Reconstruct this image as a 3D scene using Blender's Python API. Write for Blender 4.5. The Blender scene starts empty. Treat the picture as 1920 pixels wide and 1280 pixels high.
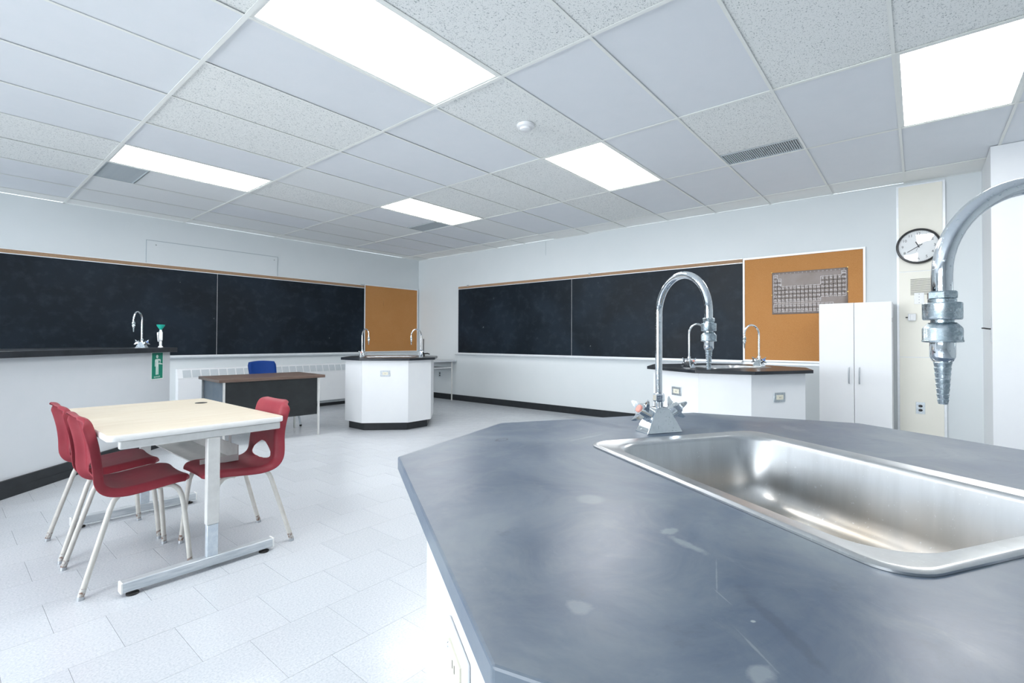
import bpy, bmesh, math, random
from mathutils import Vector, Matrix
random.seed(7)
PI = math.pi
R = math.radians
scene = bpy.context.scene
COL = scene.collection

# ------------------------------------------------------------------ camera
F_PX, YAW, PITCH, ROLL, CY = 910.5, 0.697, 0.0139, -0.0037, 625.6
CAM_Z = 1.11
fw = Vector((math.cos(YAW) * math.cos(PITCH), math.sin(YAW) * math.cos(PITCH), math.sin(PITCH)))
rt0 = Vector((math.sin(YAW), -math.cos(YAW), 0))
up0 = rt0.cross(fw)
cr, sr = math.cos(ROLL), math.sin(ROLL)
rt = rt0 * cr - up0 * sr
up = rt0 * sr + up0 * cr
cam_data = bpy.data.cameras.new('camera')
cam = bpy.data.objects.new('camera', cam_data)
COL.objects.link(cam)
cam.matrix_world = Matrix(((rt.x, up.x, -fw.x, 0), (rt.y, up.y, -fw.y, 0), (rt.z, up.z, -fw.z, CAM_Z), (0, 0, 0, 1)))
cam_data.sensor_width = 36
cam_data.lens = F_PX / 1920 * 36
cam_data.shift_y = (CY - 640) / 1920
cam_data.clip_start = 0.02
scene.camera = cam


def to_px(x, y, z):
    v = Vector((x, y, z - CAM_Z))
    d = v.dot(fw)
    if d < 0.05:
        return None
    return 960 + F_PX * v.dot(rt) / d, CY - F_PX * v.dot(up) / d


# ------------------------------------------------------------------ world, lights, exposure
scene.view_settings.view_transform = 'Standard'
scene.view_settings.look = 'None'
scene.view_settings.gamma = 1
scene.view_settings.use_curve_mapping = False
scene.view_settings.exposure = 0.15
world = bpy.data.worlds.new('overcast_sky')
scene.world = world
world.use_nodes = True
wn = world.node_tree.nodes
wn['Background'].inputs[0].default_value = (0.80, 0.90, 1.0, 1)
wn['Background'].inputs[1].default_value = 2.6

PANEL_STRENGTH = 13.0
WINDOW_POWER = 150.0


def area(name, loc, rot, sx, sy, power, color):
    l = bpy.data.lights.new(name, 'AREA')
    l.shape = 'RECTANGLE'
    l.size, l.size_y = sx, sy
    l.energy = power
    l.color = color
    o = bpy.data.objects.new(name, l)
    o.location = loc
    o.rotation_euler = rot
    COL.objects.link(o)
    return o


XW, YW, XB, YN, HC = 6.27, 7.70, -4.6, -3.2, 2.707
WIN = [(0.0, 2.1), (2.4, 4.5), (4.8, 6.7)]
for (a, b) in WIN:
    area('window_daylight', (XB - 0.28, (a + b) / 2, 1.525), (0, -PI / 2, 0), 1.5, b - a, WINDOW_POWER, (0.92, 0.96, 1.0))

# ------------------------------------------------------------------ materials
MATS = {}


def mat(name, color, rough=0.5, metal=0.0, **kw):
    m = bpy.data.materials.new(name)
    m.use_nodes = True
    b = m.node_tree.nodes['Principled BSDF']
    b.inputs['Base Color'].default_value = (*color, 1)
    b.inputs['Roughness'].default_value = rough
    b.inputs['Metallic'].default_value = metal
    for k, v in kw.items():
        b.inputs[k.replace('_', ' ')].default_value = v
    MATS[name] = m
    return m


class NT:
    def __init__(s, m):
        s.t = m.node_tree
        s.b = s.t.nodes['Principled BSDF']
        s.tc = s.t.nodes.new('ShaderNodeTexCoord')

    def n(s, kind, **kw):
        nd = s.t.nodes.new(kind)
        for k, v in kw.items():
            if k.startswith('i_'):
                key = k[2:].replace('_', ' ')
                nd.inputs[int(key) if key.isdigit() else key].default_value = v
            else:
                setattr(nd, k, v)
        return nd

    def link(s, a, b):
        s.t.links.new(a, b)

    def noise(s, scale, detail=4, rough=0.6, stretch=None, coord='Object', dist=0.0):
        nz = s.n('ShaderNodeTexNoise', i_Scale=scale, i_Detail=detail, i_Roughness=rough, i_Distortion=dist)
        src = s.tc.outputs[coord]
        if stretch:
            mp = s.n('ShaderNodeMapping')
            mp.inputs['Scale'].default_value = stretch
            s.link(src, mp.inputs[0])
            src = mp.outputs[0]
        s.link(src, nz.inputs['Vector'])
        return nz.outputs['Fac']

    def ramp(s, fac, stops):
        r = s.n('ShaderNodeValToRGB')
        e = r.color_ramp.elements
        while len(e) < len(stops):
            e.new(0.5)
        for q, (p, c) in zip(e, stops):
            q.position = p
            q.color = (*c, 1) if len(c) == 3 else c
        s.link(fac, r.inputs[0])
        return r.outputs[0]

    def mix(s, fac, a, b, mode='MIX'):
        m = s.n('ShaderNodeMix', data_type='RGBA', blend_type=mode)
        for sock, v in ((m.inputs[0], fac), (m.inputs[6], a), (m.inputs[7], b)):
            if isinstance(v, (int, float)):
                sock.default_value = v
            elif isinstance(v, tuple):
                sock.default_value = (*v, 1)
            else:
                s.link(v, sock)
        return m.outputs[2]

    def bump(s, h, strength=0.2, dist=0.002):
        b = s.n('ShaderNodeBump', i_Strength=strength, i_Distance=dist)
        s.link(h, b.inputs['Height'])
        s.link(b.outputs[0], s.b.inputs['Normal'])

    def color(s, c):
        s.link(c, s.b.inputs['Base Color'])

    def rough(s, c):
        s.link(c, s.b.inputs['Roughness'])


def g(v):
    return (v, v, v)


def noisy(name, c1, c2, scale, rough=0.5, lo=0.35, hi=0.65, metal=0.0, bump=0.0, stretch=None, detail=4, **kw):
    m = mat(name, c1, rough, metal, **kw)
    t = NT(m)
    f = t.noise(scale, detail, stretch=stretch)
    t.color(t.ramp(f, [(lo, c1), (hi, c2)]))
    if bump:
        t.bump(f, bump)
    return m


wall_c = (0.665, 0.715, 0.735)
m_wall = noisy('wall_paint', wall_c, (0.68, 0.725, 0.745), 3.0, 0.55, bump=0.03)
m_white = noisy('white_laminate', (0.80, 0.825, 0.85), (0.815, 0.84, 0.86), 6, 0.4)
m_greywall = noisy('grey_laminate', (0.66, 0.70, 0.735), (0.675, 0.71, 0.745), 6, 0.45)
m_cream = noisy('cream_panel', (0.84, 0.83, 0.745), (0.855, 0.84, 0.76), 5, 0.45)
m_alu = noisy('aluminium_trim', (0.78, 0.82, 0.85), (0.84, 0.87, 0.9), 30, 0.4, metal=0.25)
m_blackbase = noisy('black_vinyl_base', (0.008, 0.011, 0.014), (0.014, 0.018, 0.022), 12, 0.42)
m_dark = mat('dark_gap', (0.01, 0.012, 0.014), 0.7)
m_black = noisy('black_plastic', (0.01, 0.011, 0.012), (0.016, 0.017, 0.018), 20, 0.35)
m_rubber = noisy('black_rubber', (0.012, 0.012, 0.012), (0.03, 0.03, 0.03), 30, 0.7)
m_whiteplastic = noisy('white_plastic', (0.8, 0.82, 0.84), (0.83, 0.85, 0.86), 20, 0.35)
m_cork = mat('cork', (0.4, 0.2, 0.07), 0.85)
t = NT(m_cork)
f = t.noise(260, 3)
f2 = t.noise(2.2, 3)
c = t.ramp(f, [(0.35, (0.42, 0.185, 0.05)), (0.65, (0.53, 0.25, 0.08))])
t.color(t.mix(t.ramp(f2, [(0.4, g(0)), (0.7, g(0.25))]), c, (0.56, 0.29, 0.11)))
t.bump(f, 0.25, 0.001)
m_rail_cork = noisy('map_rail_cork', (0.30, 0.19, 0.11), (0.38, 0.25, 0.155), 150, 0.8)

m_board = mat('chalkboard_slate', (0.01, 0.016, 0.023), 0.42)
t = NT(m_board)
f = t.noise(1.1, 3, 0.5, dist=0.6)
fs = t.noise(5.0, 5, 0.6, stretch=(1.6, 1.6, 0.22))
c = t.ramp(f, [(0.42, (0.004, 0.009, 0.015)), (0.72, (0.011, 0.021, 0.034))])
c = t.mix(t.ramp(fs, [(0.5, g(0)), (0.8, g(0.15))]), c, (0.08, 0.115, 0.15))
fd = t.noise(16, 2, 0.5)
c = t.mix(t.ramp(fd, [(0.775, g(0)), (0.81, g(0.35))]), c, (0.35, 0.4, 0.42))
t.color(c)
t.rough(t.ramp(f, [(0.3, g(0.40)), (0.7, g(0.55))]))
m_board.node_tree.nodes['Principled BSDF'].inputs['Specular IOR Level'].default_value = 0.22

m_chrome = mat('chrome', (0.80, 0.83, 0.86), 0.09, 1.0)
t = NT(m_chrome)
f = t.noise(320, 3, 0.6)
fb = t.noise(45, 4, 0.6)
c = t.ramp(f, [(0.64, (0.80, 0.84, 0.87)), (0.70, (0.55, 0.63, 0.68))])
t.color(t.mix(t.ramp(fb, [(0.5, g(0)), (0.75, g(0.4))]), c, (0.48, 0.57, 0.62)))
t.rough(t.ramp(f, [(0.56, g(0.07)), (0.72, g(0.42))]))
m_nickel = mat('worn_nickel', (0.55, 0.62, 0.65), 0.28, 1.0)
t = NT(m_nickel)
f = t.noise(160, 5, 0.7)
t.color(t.ramp(f, [(0.4, (0.66, 0.73, 0.76)), (0.6, (0.36, 0.44, 0.48))]))
t.rough(t.ramp(f, [(0.4, g(0.2)), (0.65, g(0.42))]))

m_steel = mat('brushed_steel', (0.6, 0.6, 0.6), 0.31, 1.0)
t = NT(m_steel)
f = t.noise(3.0, 3, 0.5)
fr = t.noise(9, 2, 0.5)
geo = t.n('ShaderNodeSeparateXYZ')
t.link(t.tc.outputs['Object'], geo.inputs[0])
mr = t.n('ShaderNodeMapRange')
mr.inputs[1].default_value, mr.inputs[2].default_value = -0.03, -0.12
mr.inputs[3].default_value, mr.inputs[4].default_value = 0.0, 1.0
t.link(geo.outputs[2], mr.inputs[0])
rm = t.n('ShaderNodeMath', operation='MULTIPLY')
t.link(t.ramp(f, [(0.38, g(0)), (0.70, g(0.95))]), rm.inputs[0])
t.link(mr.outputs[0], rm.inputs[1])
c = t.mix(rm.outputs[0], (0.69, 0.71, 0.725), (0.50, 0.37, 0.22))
fst = t.noise(22, 4, 0.6, stretch=(1, 1, 0.12))
c = t.mix(t.ramp(fst, [(0.45, g(0)), (0.75, g(0.4))]), c, (0.42, 0.43, 0.42))
fsp = t.noise(170, 2, 0.5)
c = t.mix(t.ramp(fsp, [(0.68, g(0)), (0.74, g(0.5))]), c, (0.85, 0.87, 0.88))
c = t.mix(t.ramp(fr, [(0.4, g(0)), (1.0, g(0.3))]), c, (0.42, 0.38, 0.32))
t.color(c)

m_topA = mat('worn_epoxy_top', (0.12, 0.16, 0.21), 0.38)
t = NT(m_topA)
f = t.noise(3.6, 7, 0.62, dist=0.9)
fb = t.noise(11, 5, 0.7, dist=1.2)
fsm = t.noise(34, 6, 0.8, stretch=(1, 0.3, 1))
c = t.ramp(f, [(0.36, (0.080, 0.118, 0.185)), (0.52, (0.140, 0.182, 0.240)), (0.66, (0.235, 0.280, 0.315))])
c = t.mix(t.ramp(fb, [(0.44, g(0)), (0.72, g(0.5))]), c, (0.20, 0.24, 0.27))
c = t.mix(t.ramp(fb, [(0.27, g(0.5)), (0.40, g(0))]), c, (0.075, 0.10, 0.135))
c = t.mix(t.ramp(fsm, [(0.62, g(0)), (0.82, g(0.4))]), c, (0.30, 0.34, 0.37))
mp = t.n('ShaderNodeMapping')
mp.inputs['Rotation'].default_value = (0, 0, 0.5)
t.link(t.tc.outputs['Object'], mp.inputs[0])
vs = t.n('ShaderNodeTexVoronoi', i_Scale=3.1, feature='F1')
vs.inputs['Randomness'].default_value = 1.0
t.link(mp.outputs[0], vs.inputs['Vector'])
c = t.mix(t.ramp(vs.outputs['Distance'], [(0.045, g(0.35)), (0.07, g(0))]), c, (0.34, 0.38, 0.40))
wob = t.n('ShaderNodeTexNoise', i_Scale=55, i_Detail=4, i_Roughness=0.6)
t.link(t.tc.outputs['Object'], wob.inputs['Vector'])


def blob(cx, cy, ang, a_, b_, ring=False, k=0.35):
    mp_ = t.n('ShaderNodeMapping', vector_type='TEXTURE')
    mp_.inputs['Location'].default_value = (cx, cy, 0.893)
    mp_.inputs['Rotation'].default_value = (0, 0, ang)
    mp_.inputs['Scale'].default_value = (a_, b_, 1)
    t.link(t.tc.outputs['Object'], mp_.inputs[0])
    ln = t.n('ShaderNodeVectorMath', operation='LENGTH')
    t.link(mp_.outputs[0], ln.inputs[0])
    ad = t.n('ShaderNodeMath', operation='MULTIPLY_ADD')
    t.link(wob.outputs['Fac'], ad.inputs[0])
    ad.inputs[1].default_value = 2.2
    t.link(ln.outputs['Value'], ad.inputs[2])
    if ring:
        return t.ramp(ad.outputs[0], [(0.70, g(0)), (0.76, g(k)), (0.80, g(k)), (0.86, g(0))]) if False else ring_(ad.outputs[0], k)
    m_ = t.n('ShaderNodeMapRange')
    m_.inputs[1].default_value, m_.inputs[2].default_value = 1.75, 2.35
    m_.inputs[3].default_value, m_.inputs[4].default_value = k, 0.0
    t.link(ad.outputs[0], m_.inputs[0])
    return m_.outputs[0]


def ring_(v_, k):
    sb = t.n('ShaderNodeMath', operation='SUBTRACT')
    t.link(v_, sb.inputs[0])
    sb.inputs[1].default_value = 2.1
    ab = t.n('ShaderNodeMath', operation='ABSOLUTE')
    t.link(sb.outputs[0], ab.inputs[0])
    m_ = t.n('ShaderNodeMapRange')
    m_.inputs[1].default_value, m_.inputs[2].default_value = 0.08, 0.30
    m_.inputs[3].default_value, m_.inputs[4].default_value = k, 0.0
    t.link(ab.outputs[0], m_.inputs[0])
    return m_.outputs[0]


for (cx, cy, an, a_, b_, k_) in ((0.344, 0.152, 0.3, 0.012, 0.007, 0.45), (0.350, 0.190, 1.75, 0.026, 0.0065, 0.5), (0.438, 0.371, 0.3, 0.012, 0.008, 0.5), (0.515, 0.262, 0.3, 0.009, 0.010, 0.3),
                                 (0.371, 0.256, 0.85, 0.032, 0.0008, 0.35), (0.392, 0.288, 1.4, 0.014, 0.0008, 0.35), (0.421, 0.350, 1.35, 0.026, 0.0011, 0.35), (0.396, 0.323, 0, 0.002, 0.0016, 1.2),
                                 (0.18, -0.36, 0.4, 0.05, 0.006, 0.3), (-0.36, -0.30, 1.3, 0.05, 0.02, 0.22), (-0.30, 0.42, 0.9, 0.06, 0.012, 0.25)):
    c = t.mix(blob(cx, cy, an, a_, b_, k=k_), c, (0.40, 0.45, 0.47))
c = t.mix(blob(0.371, -0.395, 0.5, 0.016, 0.009, ring=True, k=0.75), c, (0.05, 0.06, 0.08))
c = t.mix(blob(0.38, 0.33, 1.3, 0.05, 0.006, k=0.4), c, (0.05, 0.07, 0.11))
t.color(c)
t.rough(t.ramp(f, [(0.35, g(0.30)), (0.7, g(0.44))]))
t.bump(fsm, 0.04, 0.0006)
m_topB = noisy('black_epoxy_top', (0.008, 0.011, 0.015), (0.02, 0.025, 0.032), 7, 0.3)

m_floor = mat('vinyl_tile', (0.7, 0.73, 0.77), 0.22)
t = NT(m_floor)
oi = t.n('ShaderNodeObjectInfo')
f = t.noise(130, 4, 0.75, coord='Object')
fl = t.noise(9, 4, 0.6, coord='Object')
c = t.ramp(f, [(0.34, (0.45, 0.49, 0.54)), (0.5, (0.57, 0.605, 0.645)), (0.68, (0.66, 0.685, 0.71))])
c = t.mix(t.ramp(fl, [(0.4, g(0)), (0.75, g(0.3))]), c, (0.52, 0.56, 0.61))
rr = t.ramp(oi.outputs['Random'], [(0, g(0.95)), (1, g(1.0))])
t.color(t.mix(1.0, c, rr, 'MULTIPLY'))
t.rough(t.ramp(fl, [(0.3, g(0.17)), (0.7, g(0.27))]))
m_slab = mat('floor_slab', (0.16, 0.18, 0.2), 0.8)

m_ceil_s = noisy('smooth_ceiling_tile', (0.79, 0.83, 0.87), (0.805, 0.84, 0.88), 8, 0.8, bump=0.02)
m_ceil_c = noisy('cream_ceiling_tile', (0.86, 0.875, 0.86), (0.88, 0.89, 0.875), 8, 0.8)
m_ceil_f = mat('fissured_ceiling_tile', (0.72, 0.75, 0.75), 0.9)
t = NT(m_ceil_f)
n1 = t.noise(62, 1, 0.5)
n2 = t.noise(95, 1, 0.5, stretch=(1, 1.7, 1))


def band(v_, c_, w_):
    sb = t.n('ShaderNodeMath', operation='SUBTRACT')
    t.link(v_, sb.inputs[0])
    sb.inputs[1].default_value = c_
    ab = t.n('ShaderNodeMath', operation='ABSOLUTE')
    t.link(sb.outputs[0], ab.inputs[0])
    m_ = t.n('ShaderNodeMapRange')
    m_.inputs[1].default_value, m_.inputs[2].default_value = w_ * 0.6, w_
    m_.inputs[3].default_value, m_.inputs[4].default_value = 1.0, 0.0
    t.link(ab.outputs[0], m_.inputs[0])
    return m_.outputs[0]


ml = t.n('ShaderNodeMath', operation='MULTIPLY')
t.link(band(n1, 0.5, 0.030), ml.inputs[0])
t.link(t.ramp(n2, [(0.50, g(0)), (0.53, g(1))]), ml.inputs[1])
inv = t.n('ShaderNodeMath', operation='SUBTRACT')
inv.inputs[0].default_value = 1.0
t.link(ml.outputs[0], inv.inputs[1])
fis = inv.outputs[0]
t.color(t.mix(fis, (0.42, 0.46, 0.47), (0.87, 0.895, 0.885)))
t.bump(fis, 0.4, 0.002)
m_grid = noisy('ceiling_grid_metal', (0.86, 0.885, 0.86), (0.88, 0.90, 0.875), 20, 0.85)
m_vent = noisy('vent_grey', (0.50, 0.56, 0.60), (0.54, 0.60, 0.63), 20, 0.5)
m_panel = mat('lit_panel', (1, 1, 1), 0.5)
b = m_panel.node_tree.nodes['Principled BSDF']
b.inputs['Emission Color'].default_value = (1.0, 0.99, 0.975, 1)
b.inputs['Emission Strength'].default_value = PANEL_STRENGTH

m_shell = mat('burgundy_plastic', (0.23, 0.03, 0.042), 0.48, Specular_IOR_Level=0.36)
t = NT(m_shell)
f = t.noise(90, 3, 0.6)
f2 = t.noise(7, 4, 0.6)
t.color(t.mix(t.ramp(f2, [(0.4, g(0)), (0.75, g(0.4))]), (0.26, 0.026, 0.042), (0.36, 0.07, 0.08)))
t.bump(f, 0.35, 0.0008)
m_leg = noisy('cream_steel_tube', (0.55, 0.54, 0.50), (0.62, 0.61, 0.57), 25, 0.38)
m_scuff = noisy('scuffed_tube', (0.55, 0.56, 0.54), (0.2, 0.12, 0.09), 60, 0.5, lo=0.45, hi=0.6)
m_tabletop = mat('pale_maple_laminate', (0.78, 0.7, 0.55), 0.38)
t = NT(m_tabletop)
f = t.noise(5, 5, 0.6, stretch=(1, 9, 1), dist=0.3)
t.color(t.ramp(f, [(0.3, (0.59, 0.52, 0.40)), (0.5, (0.65, 0.59, 0.475)), (0.7, (0.69, 0.635, 0.53))]))
m_edge = noisy('white_edge_band', (0.80, 0.81, 0.80), (0.84, 0.85, 0.84), 20, 0.4)
m_tabmetal = noisy('offwhite_steel', (0.60, 0.61, 0.60), (0.66, 0.67, 0.66), 25, 0.35)
m_bluemetal = noisy('zinc_steel', (0.55, 0.62, 0.69), (0.66, 0.72, 0.77), 50, 0.4, metal=0.45)
m_footmetal = noisy('scratched_steel', (0.46, 0.51, 0.55), (0.62, 0.66, 0.69), 35, 0.35, metal=0.35, stretch=(0.3, 3, 3))
m_walnut = noisy('walnut_laminate', (0.115, 0.075, 0.058), (0.17, 0.115, 0.092), 7, 0.35, stretch=(1, 12, 12))
m_deskblack = noisy('black_steel_panel', (0.008, 0.011, 0.013), (0.014, 0.018, 0.02), 10, 0.45)
m_slateblue = noisy('slate_steel_panel', (0.13, 0.18, 0.235), (0.16, 0.21, 0.26), 10, 0.45)
m_blue = noisy('royal_blue_plastic', (0.004, 0.040, 0.22), (0.006, 0.050, 0.25), 200, 0.55, Specular_IOR_Level=0.25)
m_green = noisy('safety_green_print', (0.0, 0.235, 0.15), (0.0, 0.25, 0.165), 30, 0.45)
m_mint = mat('sign_white_print', (0.78, 0.9, 0.86), 0.5)
m_teal = noisy('teal_plastic', (0.01, 0.42, 0.33), (0.02, 0.46, 0.36), 30, 0.35)
m_red = noisy('faded_red_plastic', (0.72, 0.30, 0.24), (0.78, 0.36, 0.3), 80, 0.45)
m_coldblue = mat('blue_button', (0.08, 0.2, 0.6), 0.4)
m_chart = noisy('grey_printed_sheet', (0.225, 0.185, 0.165), (0.265, 0.225, 0.21), 6, 0.45)
m_ink = mat('pale_print', (0.78, 0.76, 0.78), 0.5)
m_clockface = mat('clock_dial_print', (0.82, 0.85, 0.86), 0.5)
m_blackink = mat('black_print', (0.02, 0.022, 0.025), 0.5)
m_ivory = noisy('ivory_plastic', (0.72, 0.70, 0.58), (0.76, 0.74, 0.62), 40, 0.4)
m_plate = noisy('stainless_plate', (0.5, 0.55, 0.58), (0.62, 0.67, 0.7), 50, 0.3, metal=0.85)
m_brass = mat('brass_pin', (0.75, 0.6, 0.25), 0.35, 0.9)
m_grey = noisy('grey_plastic', (0.3, 0.33, 0.35), (0.36, 0.39, 0.41), 20, 0.5)
m_joint = mat('dull_blue_grey_joint', (0.36, 0.42, 0.46), 0.7)
m_slot = mat('dark_slot', (0.10, 0.10, 0.09), 0.7)
m_handle = noisy('satin_handle', (0.42, 0.45, 0.48), (0.5, 0.53, 0.56), 60, 0.35, metal=0.6)
m_grille = noisy('heater_grille', (0.58, 0.62, 0.65), (0.62, 0.66, 0.69), 15, 0.5)

m_glass = bpy.data.materials.new('window_glass')
m_glass.use_nodes = True
nt = m_glass.node_tree
nt.nodes.remove(nt.nodes['Principled BSDF'])
tr = nt.nodes.new('ShaderNodeBsdfTransparent')
gl = nt.nodes.new('ShaderNodeBsdfGlossy')
gl.inputs['Roughness'].default_value = 0.02
mx = nt.nodes.new('ShaderNodeMixShader')
fr = nt.nodes.new('ShaderNodeFresnel')
fr.inputs[0].default_value = 1.45
nt.links.new(fr.outputs[0], mx.inputs[0])
nt.links.new(tr.outputs[0], mx.inputs[1])
nt.links.new(gl.outputs[0], mx.inputs[2])
nt.links.new(mx.outputs[0], nt.nodes['Material Output'].inputs[0])


# ------------------------------------------------------------------ geometry helpers
class MB:
    def __init__(s):
        s.v, s.f = [], []

    def add(s, vs, fs):
        k = len(s.v)
        s.v += [tuple(p) for p in vs]
        s.f += [tuple(i + k for i in q) for q in fs]
        return s

    def box(s, x0, x1, y0, y1, z0, z1, M=None):
        vs = [Vector(p) for p in ((x0, y0, z0), (x1, y0, z0), (x1, y1, z0), (x0, y1, z0), (x0, y0, z1), (x1, y0, z1), (x1, y1, z1), (x0, y1, z1))]
        if M:
            vs = [M @ p for p in vs]
        return s.add(vs, [(0, 3, 2, 1), (4, 5, 6, 7), (0, 1, 5, 4), (1, 2, 6, 5), (2, 3, 7, 6), (3, 0, 4, 7)])

    def prism(s, poly, z0, z1, M=None):
        n = len(poly)
        vs = [Vector((p[0], p[1], z0)) for p in poly] + [Vector((p[0], p[1], z1)) for p in poly]
        if M:
            vs = [M @ p for p in vs]
        fs = [tuple(range(n - 1, -1, -1)), tuple(range(n, 2 * n))]
        fs += [(i, (i + 1) % n, n + (i + 1) % n, n + i) for i in range(n)]
        return s.add(vs, fs)

    def loft(s, loops, cap0=True, cap1=True):
        n = len(loops[0])
        vs = [p for lp in loops for p in lp]
        fs = []
        for k in range(len(loops) - 1):
            for i in range(n):
                j = (i + 1) % n
                fs.append((k * n + i, k * n + j, (k + 1) * n + j, (k + 1) * n + i))
        if cap0:
            fs.append(tuple(range(n - 1, -1, -1)))
        if cap1:
            fs.append(tuple((len(loops) - 1) * n + i for i in range(n)))
        return s.add(vs, fs)

    def tube(s, path, r, seg=12, cap=True):
        path = [Vector(p) for p in path]
        n = len(path)
        loops = []
        tprev = None
        u = None
        for i, p in enumerate(path):
            a = path[max(i - 1, 0)]
            c = path[min(i + 1, n - 1)]
            tdir = (c - a).normalized()
            if u is None:
                ref = Vector((0, 0, 1)) if abs(tdir.z) < 0.9 else Vector((1, 0, 0))
                u = tdir.cross(ref).normalized()
            else:
                q = tprev.rotation_difference(tdir)
                u = q @ u
                u = (u - tdir * u.dot(tdir)).normalized()
            tprev = tdir
            w = tdir.cross(u)
            rr = r[i] if isinstance(r, (list, tuple)) else r
            loops.append([p + (u * math.cos(k * 2 * PI / seg) + w * math.sin(k * 2 * PI / seg)) * rr for k in range(seg)])
        return s.loft(loops, cap, cap)

    def lathe(s, prof, seg=24, M=None, cap=True):
        loops = []
        for (r, z) in prof:
            lp = [Vector((r * math.cos(k * 2 * PI / seg), r * math.sin(k * 2 * PI / seg), z)) for k in range(seg)]
            if M:
                lp = [M @ p for p in lp]
            loops.append(lp)
        return s.loft(loops, cap, cap)


def mb_build(s, name, m, parent=None, smooth=35, bevel=0, loc=None, seg=2):
    me = bpy.data.meshes.new(name)
    me.from_pydata([tuple(p) for p in s.v], [], s.f)
    bm = bmesh.new()
    bm.from_mesh(me)
    bmesh.ops.recalc_face_normals(bm, faces=bm.faces)
    bm.to_mesh(me)
    bm.free()
    o = bpy.data.objects.new(name, me)
    COL.objects.link(o)
    me.materials.append(m)
    if parent is not None:
        o.parent = parent
    if loc:
        o.location = loc
    if bevel:
        md = o.modifiers.new('bevel', 'BEVEL')
        md.width = bevel
        md.segments = seg
        md.limit_method = 'ANGLE'
        md.angle_limit = R(35)
    if smooth:
        for p in me.polygons:
            p.use_smooth = True
        me.set_sharp_from_angle(angle=R(smooth))
    return o


MB.build = mb_build


def BX(*a, M=None):
    return MB().box(*a, M=M)


def thing(name, label, cat, loc=(0, 0, 0), rz=0, group=None, M=None):
    o = bpy.data.objects.new(name, None)
    o.empty_display_size = 0.05
    COL.objects.link(o)
    o.location = loc
    o.rotation_euler = (0, 0, rz)
    if M is not None:
        o.matrix_world = M
    tag(o, label, cat, group)
    return o


def tag(o, label=None, cat=None, group=None, kind=None):
    if label:
        o['label'] = label
    if cat:
        o['category'] = cat
    if group:
        o['group'] = group
    if kind:
        o['kind'] = kind
    return o


def struct(o, label=None):
    o['kind'] = 'structure'
    if label:
        o['label'] = label
        
    return o


def copy_tree(o, parent=None):
    c = o.copy()
    COL.objects.link(c)
    c.parent = parent
    for ch in list(o.children):
        copy_tree(ch, c)
    return c


def rrect(w, h, r, n=8, z=0.0):
    pts = []
    for (cx, cy, a0) in ((w / 2 - r, h / 2 - r, 0), (-w / 2 + r, h / 2 - r, PI / 2), (-w / 2 + r, -h / 2 + r, PI), (w / 2 - r, -h / 2 + r, 1.5 * PI)):
        for k in range(n + 1):
            a = a0 + k * PI / 2 / n
            pts.append(Vector((cx + r * math.cos(a), cy + r * math.sin(a), z)))
    return pts


TEXT_CACHE = {}


def text_geo(st, size):
    key = st
    if key not in TEXT_CACHE:
        cu = bpy.data.curves.new('txt', 'FONT')
        cu.body = st
        cu.size = 1.0
        cu.align_x = 'CENTER'
        cu.align_y = 'CENTER'
        cu.resolution_u = 2
        ob = bpy.data.objects.new('txt', cu)
        me = bpy.data.meshes.new_from_object(ob)
        vs = [tuple(v.co) for v in me.vertices]
        fs = [tuple(p.vertices) for p in me.polygons]
        bpy.data.objects.remove(ob)
        bpy.data.curves.remove(cu)
        bpy.data.meshes.remove(me)
        TEXT_CACHE[key] = (vs, fs)
    vs, fs = TEXT_CACHE[key]
    return [(x * size, y * size, z) for x, y, z in vs], fs


def basis(o, ex, ey, ez):
    return Matrix(((ex[0], ey[0], ez[0], o[0]), (ex[1], ey[1], ez[1], o[1]), (ex[2], ey[2], ez[2], o[2]), (0, 0, 0, 1)))


# ------------------------------------------------------------------ the room shell
T = 0.15
fl = struct(BX(XB - T, XW + T, YN - T, YW + T, -0.12, -0.0035).build('floor', m_slab, smooth=0), 'speckled pale grey vinyl tile floor')
struct(BX(XW, XW + T, YN - T, YW + T, 0, HC).build('wall_right', m_wall, smooth=0), 'pale blue grey painted wall with corner pillar and right chalkboard')
struct(BX(XB - T, XW, YW, YW + T, 0, HC).build('wall_left', m_wall, smooth=0), 'pale blue grey painted wall behind the left chalkboard')
struct(BX(XB - T, XW, YN - T, YN, 0, HC).build('wall_near', m_wall, smooth=0), 'pale blue grey wall behind the camera')
wb = MB()
z0w, z1w = 0.75, 2.3
wb.box(XB - T, XB, YN, YW, 0, z0w).box(XB - T, XB, YN, YW, z1w, HC)
ys = [YN] + [q for ab in WIN for q in ab] + [YW]
for i in range(0, len(ys), 2):
    wb.box(XB - T, XB, ys[i], ys[i + 1], z0w, z1w)
struct(wb.build('wall_window_side', m_wall, smooth=0), 'outer wall with daylight windows')
for i, (a, b_) in enumerate(WIN):
    w = struct(MB().box(XB - 0.1, XB - 0.04, a, b_, z0w, z0w + 0.05).box(XB - 0.1, XB - 0.04, a, b_, z1w - 0.05, z1w)
               .box(XB - 0.1, XB - 0.04, a, a + 0.05, z0w, z1w).box(XB - 0.1, XB - 0.04, b_ - 0.05, b_, z0w, z1w)
               .box(XB - 0.1, XB - 0.04, (a + b_) / 2 - 0.025, (a + b_) / 2 + 0.025, z0w, z1w).build('window_%d' % (i + 1), m_alu, bevel=0.003), 'aluminium framed daylight window')
    BX(XB - 0.073, XB - 0.067, a + 0.05, b_ - 0.05, z0w + 0.05, z1w - 0.05).build('pane', m_glass, w, smooth=0)
    BX(XB - 0.02, XB + 0.1, a - 0.05, b_ + 0.05, z0w - 0.03, z0w).build('window_sill', m_white, w, bevel=0.004)

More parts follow.
